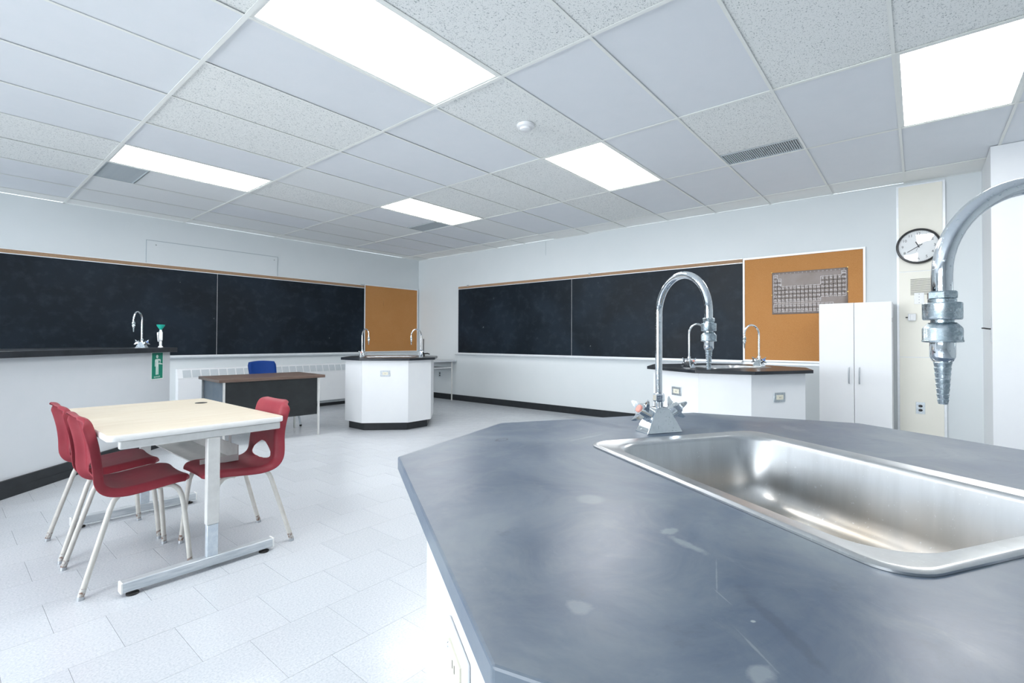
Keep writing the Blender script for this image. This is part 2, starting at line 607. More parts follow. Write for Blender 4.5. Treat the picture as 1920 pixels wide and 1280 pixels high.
# closet block at the right (a tall return wall with a flush door)
struct(BX(5.53, XW, -2.2, -0.46, 0, HC).build('wall_return', m_white, smooth=0), 'projecting bright white wall at right edge')
cd = struct(BX(5.518, 5.532, -1.55, -0.645, 0.02, 2.25).build('door_1', m_white, bevel=0.002), 'flush white closet door at right edge')
lt = thing('door_latch', 'small dark latch plate on the narrow return wall at right', 'latch', (5.60, -0.46, 1.22))
BX(-0.004, 0.004, 0, 0.004, -0.11, 0.10).build('strike_plate', m_handle, lt, bevel=0.001)
MB().tube([(0, 0.002, 0), (0.0, 0.03, 0.004), (0.02, 0.045, 0.008), (0.05, 0.05, 0.008)], 0.006, 8).build('lever', m_black, lt)

# baseboards (black cove)
struct(BX(XW - 0.012, XW, 0.18, YW, 0, 0.105).build('baseboard_right', m_blackbase, bevel=0.003))
struct(BX(0.0, XW - 0.013, YW - 0.012, YW, 0, 0.105).build('baseboard_left', m_blackbase, bevel=0.003))

# ------------------------------------------------------------------ floor tiles (running bond)
TS = 0.3048
tile_mesh = BX(0.0005, TS - 0.0005, 0.0005, TS - 0.0005, -0.0035, 0).build('floor_tile', m_floor, smooth=0)
tme = tile_mesh.data
bpy.data.objects.remove(tile_mesh)
# island A's worktop hides everything under it
HIDE = [(740, 856), (940, 792), (1300, 773), (1610, 793), (1925, 842), (1925, 1285), (930, 1285)]


def inside(p, poly):
    c_ = False
    n_ = len(poly)
    for i in range(n_):
        a, b_ = poly[i], poly[(i + 1) % n_]
        if (a[1] > p[1]) != (b_[1] > p[1]) and p[0] < (b_[0] - a[0]) * (p[1] - a[1]) / (b_[1] - a[1]) + a[0]:
            c_ = not c_
    return c_


tiles = []
yrow0 = 1.8985
for r_ in range(-17, 20):
    y0 = yrow0 + r_ * TS
    xo = 0.6145 if r_ % 2 == 0 else 0.4625
    for q in range(-20, 20):
        x0 = xo + q * TS
        if x0 + TS < XB or x0 > XW or y0 + TS < YN or y0 > YW:
            continue
        cx_, cy_ = x0 + TS / 2, y0 + TS / 2
        p = to_px(cx_, cy_, 0)
        score = 0
        if p and -60 < p[0] < 1980 and p[1] < 1340 and not inside(p, HIDE):
            d = Vector((cx_, cy_, 0)).length
            score = 1 / d ** 3
        tiles.append((score, x0, y0))
tiles.sort(key=lambda q: -q[0])
n_ind = 0
rest = MB()
for (sc_, x0, y0) in tiles:
    full = x0 >= XB and x0 + TS <= XW and y0 >= YN and y0 + TS <= YW
    if n_ind < 300 and sc_ > 0 and full:
        o = bpy.data.objects.new('floor_tile', tme)
        COL.objects.link(o)
        o.parent = fl
        o.location = (x0, y0, random.uniform(-0.0003, 0.0))
        n_ind += 1
    else:
        rest.box(max(x0 + 0.0005, XB), min(x0 + TS - 0.0005, XW), max(y0 + 0.0005, YN), min(y0 + TS - 0.0005, YW), -0.0035, 0)
o = rest.build('tile_field', m_floor, fl, smooth=0)
o['kind'] = 'stuff'

# ------------------------------------------------------------------ ceiling
GX0, GY0, UX, UY = 0.976, 2.536, 1.2192, 0.6096
ce = struct(BX(XB, XW, YN, YW, HC + 0.03, HC + 0.15).build('ceiling', m_grid, smooth=0), 'suspended ceiling of rectangular tiles in a metal grid')
xl = [GX0 + UX * i for i in range(-4, 5)]
yl = [GY0 + UY * k for k in range(-9, 9)]
FT = 0.012
for i, x in enumerate(xl):
    MB().box(x - FT, x + FT, YN, YW, HC - 0.002, HC).box(x - 0.002, x + 0.002, YN, YW, HC, HC + 0.03).build('main_runner', m_grid, ce, smooth=0)
xs = [XB] + xl + [XW]
yy = [YN] + yl + [YW]
for j, y in enumerate(yl):
    MB().box(XB, XW, y - FT + 0.003, y + FT - 0.003, HC - 0.0015, HC).build('cross_runner', m_grid, ce, smooth=0)
MB().box(XW - 0.02, XW, YN, YW, HC - 0.002, HC).box(XB, XW - 0.02, YW - 0.02, YW, HC - 0.002, HC).build('wall_angle', m_grid, ce, smooth=0)
LIGHTS = {(0, -1), (0, 4), (2, -1), (2, 3), (2, -5), (-2, -1), (-2, 4)}
FISS = {(-1, -1), (-1, 4), (-1, 5), (0, 1), (0, 2), (0, -2), (0, -3), (0, -4), (1, -1), (1, -4), (1, -5), (2, -3), (2, 0), (2, 1), (2, 2), (1, 4), (3, 0), (1, -6), (-2, -2)}
FINE = {(0, 6), (0, 7), (1, 5), (2, 6), (2, 5), (1, 7), (3, 3), (0, 5), (1, 3), (2, 7)}
VENTS = {(0, 5): (0.0, 0.28), (2, -3): (0.76, 1.0), (2, 4): (0.75, 1.0)}


m_ceil_fine = noisy('fine_ceiling_tile', (0.80, 0.835, 0.85), (0.86, 0.885, 0.895), 160, 0.85)
for i in range(len(xs) - 1):
    gi = i - 1 - 4
    for j in range(len(yy) - 1):
        gk = j - 1 - 9
        x0, x1, y0, y1 = xs[i], xs[i + 1], yy[j], yy[j + 1]
        if x0 >= 5.5 and y1 <= -0.4:
            pass
        if (gi, gk) in LIGHTS:
            continue
        mm = m_ceil_f if (gi, gk) in FISS else (m_ceil_fine if (gi, gk) in FINE else m_ceil_s)
        if gi == 4 or gk == 8:
            mm = m_ceil_c
        if (gi, gk) in VENTS:
            va, vb = VENTS[(gi, gk)]
            if va == 0:
                x0 = x0 + UX * vb
            else:
                x1 = x0 + UX * va
        dz = random.uniform(0.003, 0.007)
        BX(x0 + 0.002, x1 - 0.002, y0 + 0.002, y1 - 0.002, HC + dz, HC + 0.022).build('ceiling_tile', mm, ce, smooth=0)
LBL = {(0, -1): 'large bright ceiling light panel at the top edge of the photo', (0, 4): 'long bright ceiling light panel nearest the left chalkboard wall',
       (2, -1): 'bright ceiling light panel beside the smoke detector', (2, 3): 'smallest bright ceiling light panel near the room corner',
       (2, -5): 'bright ceiling light panel at the upper right edge', (-2, -1): 'ceiling light panel out of view, row nearest the windows, middle',
       (-2, 4): 'ceiling light panel out of view, row nearest the windows, far end', (-2, -5): 'ceiling light panel out of view, row nearest the windows, near end',
       (0, -5): 'ceiling light panel out of view above the near island'}
for (gi, gk) in sorted(LIGHTS):
    x0, y0 = GX0 + gi * UX, GY0 + gk * UY
    t_ = thing('ceiling_light', LBL[(gi, gk)], 'ceiling light', (x0, y0, HC), 0, 'recessed ceiling light panels')
    MB().box(0.004, UX - 0.004, 0.004, 0.028, 0.001, 0.02).box(0.004, UX - 0.004, UY - 0.028, UY - 0.004, 0.001, 0.02).box(0.004, 0.028, 0.028, UY - 0.028, 0.001, 0.02).box(UX - 0.028, UX - 0.004, 0.028, UY - 0.028, 0.001, 0.02).build('frame', m_grid, t_, smooth=0)
    BX(0.026, UX - 0.026, 0.026, UY - 0.026, 0.004, 0.012).build('diffuser', m_panel, t_, smooth=0)
VL = {(0, 5): 'grey square ceiling air grille beside the left light panel', (2, -3): 'grey slotted ceiling air vent above the right chalkboard', (2, 4): 'small grey ceiling air vent beside the light near the room corner'}
for key, (va, vb) in VENTS.items():
    x0, y0 = GX0 + key[0] * UX + va * UX, GY0 + key[1] * UY
    w_ = (vb - va) * UX
    t_ = thing('ceiling_vent', VL[key], 'vent', (x0, y0, HC), 0, 'grey air vents in the ceiling')
    BX(0.012, w_ - 0.012, 0.012, UY - 0.012, 0.016, 0.018).build('backing', m_grey, t_, smooth=0)
    MB().box(0.01, w_ - 0.01, 0.01, 0.022, 0.0, 0.018).box(0.01, w_ - 0.01, UY - 0.022, UY - 0.01, 0.0, 0.018).box(0.01, 0.02, 0.022, UY - 0.022, 0.0, 0.018).box(w_ - 0.02, w_ - 0.01, 0.022, UY - 0.022, 0.0, 0.018).build('frame', m_vent, t_, smooth=0)
    n_ = 34
    bar = BX(0.02, w_ - 0.02, -0.0045, 0.0045, 0.003, 0.014).build('slat', m_vent, t_, smooth=0)
    bar.location = (0, 0.035, 0)
    for k in range(1, n_):
        c_ = bar.copy()
        COL.objects.link(c_)
        c_.parent = t_
        c_.location = (0, 0.035 + k * (UY - 0.07) / (n_ - 1), 0)
t_ = thing('smoke_detector', 'round white smoke detector on a fissured ceiling tile', 'smoke detector', (2.80, 2.22, HC))
MB().lathe([(0.062, 0.002), (0.066, -0.004), (0.062, -0.02), (0.05, -0.028)], 32).build('base', m_whiteplastic, t_)
MB().lathe([(0.044, -0.027), (0.042, -0.04), (0.03, -0.046), (0.0, -0.047)], 32).build('sensor_head', m_whiteplastic, t_)

# ------------------------------------------------------------------ boards on the left wall (facing -Y)
def wall_frame_left(x, z):     # local X along wall to the right, Y up, Z out of wall
    return basis((x, YW, z), (1, 0, 0), (0, 0, 1), (0, -1, 0))


def wall_frame_right(y, z):    # local X to the right as seen (towards -Y), Y up, Z out (-X)
    return basis((XW, y, z), (0, -1, 0), (0, 0, 1), (-1, 0, 0))


def chalkboard(M, label, panels, zb, zt, trayl):
    t_ = thing('chalkboard', label, 'chalkboard', M=M)
    n_ = len(panels) - 1
    for i in range(n_):
        BX(panels[i] + 0.0015, panels[i + 1] - 0.0015, zb, zt, 0.0, 0.018).build('writing_panel', m_board, t_, smooth=0)
    for i in range(1, n_):
        BX(panels[i] - 0.0014, panels[i] + 0.0014, zb, zt, 0.0, 0.0187).build('joint_strip', m_alu, t_, smooth=0)
    a, e = panels[0], panels[-1]
    BX(a, e, zt + 0.008, zt + 0.05, 0.0, 0.024).build('map_rail', m_rail_cork, t_, smooth=0)
    MB().box(a, e, zt, zt + 0.008, 0, 0.027).box(a, e, zt + 0.05, zt + 0.058, 0, 0.027).build('rail_trim', m_alu, t_, smooth=0)
    BX(a - 0.012, a, zb - 0.012, zt + 0.058, 0, 0.025).build('side_trim', m_alu, t_, smooth=0)
    tr_ = MB()
    tr_.box(a + trayl[0], e + trayl[1], zb - 0.012, zb, 0, 0.03)
    prof = [(0.0, 0.0), (0.065, -0.006), (0.075, 0.004), (0.08, 0.002), (0.08, -0.012), (0.05, -0.030), (0.0, -0.036)]
    loops = []
    for xx in (a + trayl[0], e + trayl[1]):
        loops.append([Vector((xx, zb - 0.012 + q, p)) for p, q in prof])
    tr_.loft(loops)
    tr_.build('chalk_tray', m_alu, t_, smooth=30)
    return t_


cb = chalkboard(wall_frame_left(0, 0), 'long dark chalkboard on the left wall behind the teacher desk', [-2.19, 0.21, 2.61, 5.01], 0.895, 2.045, (0, 0))
for x_ in (0.2, 4.93):
    BX(x_, x_ + 0.05, 2.09, 2.112, 0.0, 0.04).build('map_clip', m_handle, cb, bevel=0.002)
cb2 = chalkboard(wall_frame_right(0, 0), 'dark chalkboard on the right wall left of the corkboard', [-6.53, -4.05, -1.62], 0.885, 2.05, (-0.04, 0))
for x_ in (-6.3, -3.75):
    BX(x_, x_ + 0.03, 2.09, 2.118, 0.0, 0.035).build('map_clip', m_handle, cb2, bevel=0.002)


def corkboard(M, label, a, e, zb, zt, fr_=0.02):
    t_ = thing('corkboard', label, 'corkboard', M=M)
    BX(a + fr_, e - fr_, zb + fr_, zt - fr_, 0, 0.014).build('cork_panel', m_cork, t_, smooth=0)
    MB().box(a, e, zt - fr_, zt, 0, 0.025).box(a, e, zb, zb + fr_, 0, 0.025).box(a, a + fr_, zb + fr_, zt - fr_, 0, 0.025).box(e - fr_, e, zb + fr_, zt - fr_, 0, 0.025).build('frame', m_alu, t_, bevel=0.001)
    return t_


k1 = corkboard(wall_frame_left(0, 0), 'narrow orange-brown corkboard at the end of the left chalkboard', 5.012, 6.235, 0.885, 2.12, 0.018)
for q in range(5):
    BX(5.42 + 0.006 * (q % 2), 5.425 + 0.006 * (q % 2), 1.83 - q * 0.018, 1.834 - q * 0.018, 0.014, 0.02).build('push_pin', m_black, k1, smooth=0)
k2 = corkboard(wall_frame_right(0, 0), 'large orange-brown corkboard with white frame on right wall', -1.615, -0.42, 0.875, 2.105, 0.02)
struct(BX(-1.622, -0.40, 0.84, 0.868, 0, 0.012).build('trim_1', m_alu, smooth=0)).matrix_world = wall_frame_right(0, 0)

struct(BX(XW - 0.002, XW, 4.552, 4.556, 2.47, 2.69).build('trim_3', m_joint, smooth=0))
# periodic table sheet
pt = thing('periodic_table_chart', 'grey periodic table chart pinned to the right corkboard', 'chart', M=wall_frame_right(1.30, 1.905) @ Matrix.Translation((0, 0, 0.015)))
PW, PH = 0.727, 0.482
ms = MB()
N = 14
vs = []
for j in range(N + 1):
    for i in range(N + 1):
        x, y = PW * i / N, -PH * j / N
        vs.append((x, y, 0.0025))
fs = [(j * (N + 1) + i, j * (N + 1) + i + 1, (j + 1) * (N + 1) + i + 1, (j + 1) * (N + 1) + i) for j in range(N) for i in range(N)]
ms.add(vs, fs)
sh = ms.build('sheet', m_chart, pt)
md = sh.modifiers.new('thick', 'SOLIDIFY')
md.thickness = 0.0006
TAB = ["H                He", "Li Be          B C N O F Ne"]
rows = {
    0: {0: 'H', 17: 'He'},
    1: dict(zip([0, 1, 12, 13, 14, 15, 16, 17], 'Li Be B C N O F Ne'.split())),
    2: dict(zip([0, 1, 12, 13, 14, 15, 16, 17], 'Na Mg Al Si P S Cl Ar'.split())),
    3: dict(enumerate('K Ca Sc Ti V Cr Mn Fe Co Ni Cu Zn Ga Ge As Se Br Kr'.split())),
    4: dict(enumerate('Rb Sr Y Zr Nb Mo Tc Ru Rh Pd Ag Cd In Sn Sb Te I Xe'.split())),
    5: dict(enumerate('Cs Ba La Hf Ta W Re Os Ir Pt Au Hg Tl Pb Bi Po At Rn'.split())),
    6: dict(enumerate('Fr Ra Ac Rf Db Sg Bh Hs Mt Ds Rg Cn'.split())),
    7: dict(enumerate('La Ce Pr Nd Pm Sm Eu Gd Tb Dy Ho Er Tm Yb Lu'.split())),
    8: dict(enumerate('Ac Th Pa U Np Pu Am Cm Bk Cf Es Fm Md No Lr'.split())),
}
cw, ch_ = 0.0385, 0.0445
ox, oy = 0.018, -0.032
lines, sym = MB(), MB()
lw = 0.0032
for r_, d_ in rows.items():
    yt = oy - r_ * ch_ - (0.022 if r_ > 6 else 0)
    for c_, s_ in d_.items():
        x0 = ox + c_ * cw
        lines.box(x0 - lw / 2, x0 + cw + lw / 2, yt - lw / 2, yt + lw / 2, 0.0040, 0.0046)
        lines.box(x0 - lw / 2, x0 + cw + lw / 2, yt - ch_ - lw / 2, yt - ch_ + lw / 2, 0.0040, 0.0046)
        lines.box(x0 - lw / 2, x0 + lw / 2, yt - ch_, yt, 0.0040, 0.0046)
        lines.box(x0 + cw - lw / 2, x0 + cw + lw / 2, yt - ch_, yt, 0.0040, 0.0046)
        tv, tf = text_geo(s_, 0.027)
        sym.add([(x0 + cw / 2 + p[0], yt - ch_ / 2 + p[1], 0.0046) for p in tv], tf)
for c_ in range(18):
    tv, tf = text_geo(str(c_ + 1), 0.016)
    sym.add([(ox + (c_ + 0.5) * cw + p[0], -0.018 + p[1], 0.0046) for p in tv], tf)
lines.build('printed_grid', m_ink, pt, smooth=0)
sym.build('printed_symbols', m_ink, pt, smooth=0)['kind'] = 'stuff'
for (px_, py_) in ((0.0, 0.0), (PW, 0.0), (PW, -0.26), (0.0, -0.26)):
    MB().lathe([(0.005, 0.004), (0.006, 0.012), (0.0, 0.014)], 10, M=Matrix.Translation((px_, py_, 0))).build('push_pin', m_brass, pt)

# old screen panel painted over, left wall
sp = thing('wall_panel', 'painted-over rectangular wall panel above the left chalkboard', 'panel', M=wall_frame_left(0, 0))
BX(1.78, 3.46, 2.106, 2.40, 0, 0.008).build('board', m_wall, sp, bevel=0.002)
MB().box(1.772, 1.78, 2.106, 2.408, 0, 0.0035).box(3.46, 3.468, 2.106, 2.408, 0, 0.0035).box(1.78, 3.46, 2.40, 2.408, 0, 0.0035).build('paint_joint', m_joint, sp, smooth=0)
for x_ in (1.88, 3.41):
    MB().lathe([(0.009, 0.008), (0.008, 0.011), (0, 0.012)], 12, M=Matrix.Translation((x_, 2.35, 0))).build('screw', m_grey, sp)

# ------------------------------------------------------------------ pillar with service panels
pc = struct(BX(XW - 0.03, XW, -0.205, 0.165, 0, HC - 0.03).build('trim_2', m_alu, smooth=0), 'cream service panel column between white trims')
pf = Matrix.Identity(4)
for (a, e) in ((0.004, 0.957), (0.963, 1.807), (1.813, HC - 0.045)):
    BX(XW - 0.038, XW - 0.03, -0.185, 0.147, a, e).build('service_panel', m_cream, pc, bevel=0.001)
PX_ = XW - 0.038


def pf_frame(y, z):
    return basis((PX_, y, z), (0, -1, 0), (0, 0, 1), (-1, 0, 0))


ck = thing('wall_clock', 'round black-rimmed wall clock on the cream column', 'clock', M=pf_frame(-0.005, 2.052))
MB().lathe([(0.16, 0.0), (0.172, 0.004), (0.174, 0.03), (0.168, 0.042), (0.158, 0.044), (0.153, 0.034), (0.153, 0.02)], 64, cap=False).build('rim', m_black, ck)
MB().lathe([(0.156, 0.018), (0.156, 0.020)], 64).build('dial', m_clockface, ck)
num = MB()
for h_ in range(1, 13):
    a = PI / 2 - h_ * PI / 6
    tv, tf = text_geo(str(h_), 0.036)
    num.add([(0.122 * math.cos(a) + p[0], 0.122 * math.sin(a) + p[1], 0.0205) for p in tv], tf)
for k in range(60):
    a = k * PI / 30
    M_ = Matrix.Rotation(a, 4, 'Z')
    num.box(0.144, 0.149, -0.0006, 0.0006, 0.0203, 0.0207, M=M_)
num.build('numerals', m_blackink, ck, smooth=0)
def hand(name, ang, l, w, z, back=0.02):
    M_ = Matrix.Rotation(PI / 2 - ang, 4, 'Z')
    return MB().box(-back, l, -w / 2, w / 2, z, z + 0.001, M=M_).build(name, m_blackink, ck, smooth=0)
hand('minute_hand', R(238), 0.10, 0.006, 0.024, 0.035)
hand('hour_hand', R(335), 0.05, 0.008, 0.022, 0.015)
hand('second_hand', R(200), 0.05, 0.002, 0.026, 0.06)
gm = bpy.data.materials.new('clear_lens')
gm.use_nodes = True
gb = gm.node_tree
gb.nodes.remove(gb.nodes['Principled BSDF'])
a1, a2, a3 = gb.nodes.new('ShaderNodeBsdfTransparent'), gb.nodes.new('ShaderNodeBsdfGlossy'), gb.nodes.new('ShaderNodeMixShader')
a2.inputs['Roughness'].default_value = 0.03
a3.inputs[0].default_value = 0.06
gb.links.new(a1.outputs[0], a3.inputs[1])
gb.links.new(a2.outputs[0], a3.inputs[2])
gb.links.new(a3.outputs[0], gb.nodes['Material Output'].inputs[0])
MB().lathe([(0.154, 0.034), (0.10, 0.040), (0.0, 0.043)], 48, cap=False).build('lens', gm, ck)

sg = thing('speaker_grille', 'slotted intercom speaker grille in the cream column', 'grille', M=pf_frame(0.06, 1.735))
BX(0, 0.19, -0.165, 0, 0, 0.0015).build('faceplate', m_cream, sg, smooth=0)
for k in range(16):
    BX(0.002, 0.188, -0.006 - k * 0.0102, -0.002 - k * 0.0102, 0.0015, 0.0025).build('slot', m_slot, sg, smooth=0)
sw = thing('switch_plate', 'white four-hole switch plate under the speaker grille', 'switch', M=pf_frame(-0.005, 1.54))
BX(-0.035, 0.04, -0.055, 0.055, 0, 0.006).build('plate', m_whiteplastic, sw, bevel=0.002)
for q in range(4):
    MB().lathe([(0.003, 0.006), (0.003, 0.0075)], 8, M=Matrix.Translation((0.002, 0.042 - q * 0.028, 0))).build('contact_hole', m_black, sw)
ts = thing('thermostat', 'small white thermostat box with dark side knob on column', 'thermostat', M=pf_frame(0.048, 1.355))
BX(-0.032, 0.032, -0.036, 0.036, 0, 0.03).build('housing', m_whiteplastic, ts, bevel=0.006)
MB().tube([(-0.03, 0, 0.015), (-0.05, 0, 0.015)], 0.005, 10).build('knob', m_black, ts)
BX(-0.012, 0.012, -0.026, 0.026, 0.03, 0.034).build('cover_bar', m_whiteplastic, ts, bevel=0.002)


def duplex(t_, dark=True):
    BX(-0.035, 0.035, -0.057, 0.057, 0, 0.004).build('plate', m_plate if dark else m_whiteplastic, t_, bevel=0.0015)
    for q in (-0.02, 0.02):
        MB().lathe([(0.0165, 0.003), (0.0165, 0.006), (0.014, 0.007)], 20, M=Matrix.Translation((0, q, 0)) @ Matrix.Scale(0.8, 4, (0, 1, 0))).build('socket', m_black, t_)


ot = thing('wall_outlet', 'metal duplex outlet low on the cream column', 'outlet', M=pf_frame(-0.011, 0.463))
duplex(ot)
ot = thing('wall_outlet', 'outlet on the right wall beneath the corner desk', 'outlet', M=wall_frame_right(7.05, 0.46))
duplex(ot)

# ------------------------------------------------------------------ white storage cabinet
cab = thing('storage_cabinet', 'tall white two-door cabinet against the right wall', 'cabinet', (6.05, 0.487, 0))
BX(-0.20, 0.208, -0.293, 0.293, 0.04, 1.495).build('body', m_white, cab, bevel=0.001)
BX(-0.18, 0.2, -0.28, 0.28, 0, 0.04).build('plinth', m_white, cab, smooth=0)
for s_ in (1, -1):
    d_ = BX(-0.217, -0.201, min(0.0025 * s_, 0.293 * s_), max(0.0025 * s_, 0.293 * s_), 0.045, 1.495).build('door', m_white, cab, bevel=0.001)
    yh = 0.042 * s_
    MB().tube([(-0.216, yh, 0.855), (-0.236, yh, 0.853), (-0.238, yh, 0.845), (-0.238, yh, 0.71), (-0.236, yh, 0.702), (-0.216, yh, 0.70)], 0.0055, 10).build('handle', m_handle, d_)
BX(-0.19, -0.17, -0.2955, -0.293, 1.30, 1.34).build('lock', m_black, cab, smooth=0)

# ------------------------------------------------------------------ convector heater under the left chalkboard
ht = thing('baseboard_heater', 'long white convector heater under the left chalkboard', 'heater', (0, 0, 0))
hx0, hx1, hy = 2.12, 5.35, YW - 0.10
MB().box(hx0, hx1, hy, YW, 0.10, 0.565).build('front_panel', m_white, ht, bevel=0.003)
lp = [[Vector((xx, p, q)) for p, q in ((hy, 0.565), (hy, 0.585), (hy + 0.045, 0.705), (YW, 0.71), (YW, 0.565))] for xx in (hx0, hx1)]
MB().loft(lp).build('top_cover', m_white, ht, smooth=20)
BX(hx0 + 0.02, hx1 - 0.02, hy + 0.02, YW, 0.06, 0.10).build('underside', m_grey, ht, smooth=0)
Mg = basis((0, hy - 0.0015, 0.592), (1, 0, 0), (0, 0.35, 0.94), (0, -0.94, 0.35))
cells = [x for x in [hx0 + 0.06 + 0.112 * k for k in range(40)] if x + 0.1 < hx1]
cell0 = None
for x_ in cells:
    if cell0 is None:
        cell0 = MB().box(0, 0.096, 0, 0.105, -0.001, 0.001).build('grille_cell', m_grille, ht, smooth=0)
        bars = MB()
        for q in range(7):
            bars.box(0.003 + q * 0.0135, 0.009 + q * 0.0135, 0.004, 0.10, 0.001, 0.0025)
        bars.build('louvre', m_vent, cell0, smooth=0)['kind'] = 'stuff'
        cell0.matrix_local = Mg @ Matrix.Translation((x_, 0, 0))
    else:
        c_ = cell0.copy()
        COL.objects.link(c_)
        c_.parent = ht
        c_.matrix_local = Mg @ Matrix.Translation((x_, 0, 0))
        k_ = cell0.children[0].copy()
        COL.objects.link(k_)
        k_.parent = c_

# ------------------------------------------------------------------ lab islands
def octagon(cx, cy, rot, L, c_):
    p = Vector((0, 0))
    pts = [p.copy()]
    a = rot
    for i in range(7):
        l = L if i % 2 == 0 else c_
        p = p + Vector((math.cos(a), math.sin(a))) * l
        pts.append(p.copy())
        a += PI / 4
    m_ = sum(pts, Vector((0, 0))) / 8
    return [q - m_ + Vector((cx, cy)) for q in pts]


def plate_with_hole(outer, hole, z0, z1):
    bm = bmesh.new()
    es = []
    for ring in (outer, hole):
        vs_ = [bm.verts.new((p[0], p[1], z1)) for p in ring]
        for i in range(len(vs_)):
            es.append(bm.edges.new((vs_[i], vs_[(i + 1) % len(vs_)])))
    bmesh.ops.triangle_fill(bm, edges=es, use_beauty=True)
    bmesh.ops.dissolve_limit(bm, angle_limit=0.001, verts=bm.verts[:], edges=bm.edges[:])
    r_ = bmesh.ops.extrude_face_region(bm, geom=bm.faces[:])
    for v_ in [q for q in r_['geom'] if isinstance(q, bmesh.types.BMVert)]:
        v_.co.z = z0
    bmesh.ops.recalc_face_normals(bm, faces=bm.faces)
    me = bpy.data.meshes.new('worktop')
    bm.to_mesh(me)
    bm.free()
    return me


def island(label, cx, cy, rot, L, c_, h, th, topmat, axis, inset=0.052, kick=0.047):
    t_ = thing('lab_island', label, 'lab bench', (cx, cy, 0), rot, 'octagonal lab sink islands')
    outer = octagon(0, 0, 0, L, c_)
    Mr = Matrix.Rotation(axis - rot, 4, 'Z')
    hole = [Mr @ p for p in rrect(0.575, 0.39, 0.07, 6)]
    me = plate_with_hole([(p.x, p.y) for p in outer], [(p.x, p.y) for p in hole], h - th, h)
    o = bpy.data.objects.new('worktop', me)
    COL.objects.link(o)
    o.parent = t_
    me.materials.append(topmat)
    md = o.modifiers.new('bevel', 'BEVEL')
    md.width = 0.0025
    md.segments = 2
    md.limit_method = 'ANGLE'
    k_ = 2 * inset * math.tan(PI / 8)
    body = octagon(0, 0, 0, L - k_, c_ - k_)
    for i in range(8):
        a, b_ = body[i], body[(i + 1) % 8]
        d_ = (b_ - a).normalized()
        n_ = Vector((d_.y, -d_.x))
        ln = (b_ - a).length
        mi = math.tan(PI / 8) * 0.018
        Mx = basis((a.x, a.y, 0), (d_.x, d_.y, 0), (-n_.x, -n_.y, 0), (0, 0, 1))
        poly = [(0.0006, 0), (ln - 0.0006, 0), (ln - mi, 0.018), (mi, 0.018)]
        MB().prism(poly, 0.095, h - th - 0.001, M=Mx).build('side_panel', m_white, t_, smooth=0)
    k2_ = 2 * (inset + kick) * math.tan(PI / 8)
    kp = octagon(0, 0, 0, L - k2_, c_ - k2_)
    MB().prism([(p.x, p.y) for p in kp], 0.0, 0.096).build('plinth', m_blackbase, t_, smooth=0)
    return t_, body


def sink(label, cx, cy, h, axis):
    t_ = thing('sink', label, 'sink', (cx, cy, h), axis, 'stainless drop-in sinks')
    loops = []
    for (w, d_, r_, z) in ((0.622, 0.446, 0.045, 0.0004), (0.622, 0.446, 0.045, 0.003), (0.612, 0.436, 0.042, 0.0055), (0.606, 0.430, 0.044, 0.0050), (0.566, 0.386, 0.068, 0.0030),
                           (0.557, 0.375, 0.074, 0.0008), (0.551, 0.369, 0.075, -0.006), (0.537, 0.355, 0.075, -0.095), (0.528, 0.346, 0.075, -0.118), (0.508, 0.326, 0.07, -0.134),
                           (0.47, 0.29, 0.065, -0.141), (0.20, 0.14, 0.05, -0.145), (0.085, 0.085, 0.042, -0.147)):
        loops.append(rrect(w, d_, r_, 8, z))
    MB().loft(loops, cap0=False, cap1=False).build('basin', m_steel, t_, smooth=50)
    MB().lathe([(0.044, -0.1465), (0.040, -0.145), (0.034, -0.150), (0.0, -0.151)], 24).build('drain', m_chrome, t_)
    return t_


def arc(c_, r_, a0, a1, n_, x=0):
    return [(c_[0] + r_ * math.cos(a0 + (a1 - a0) * k / n_), 0, c_[1] + r_ * math.sin(a0 + (a1 - a0) * k / n_)) for k in range(n_ + 1)]


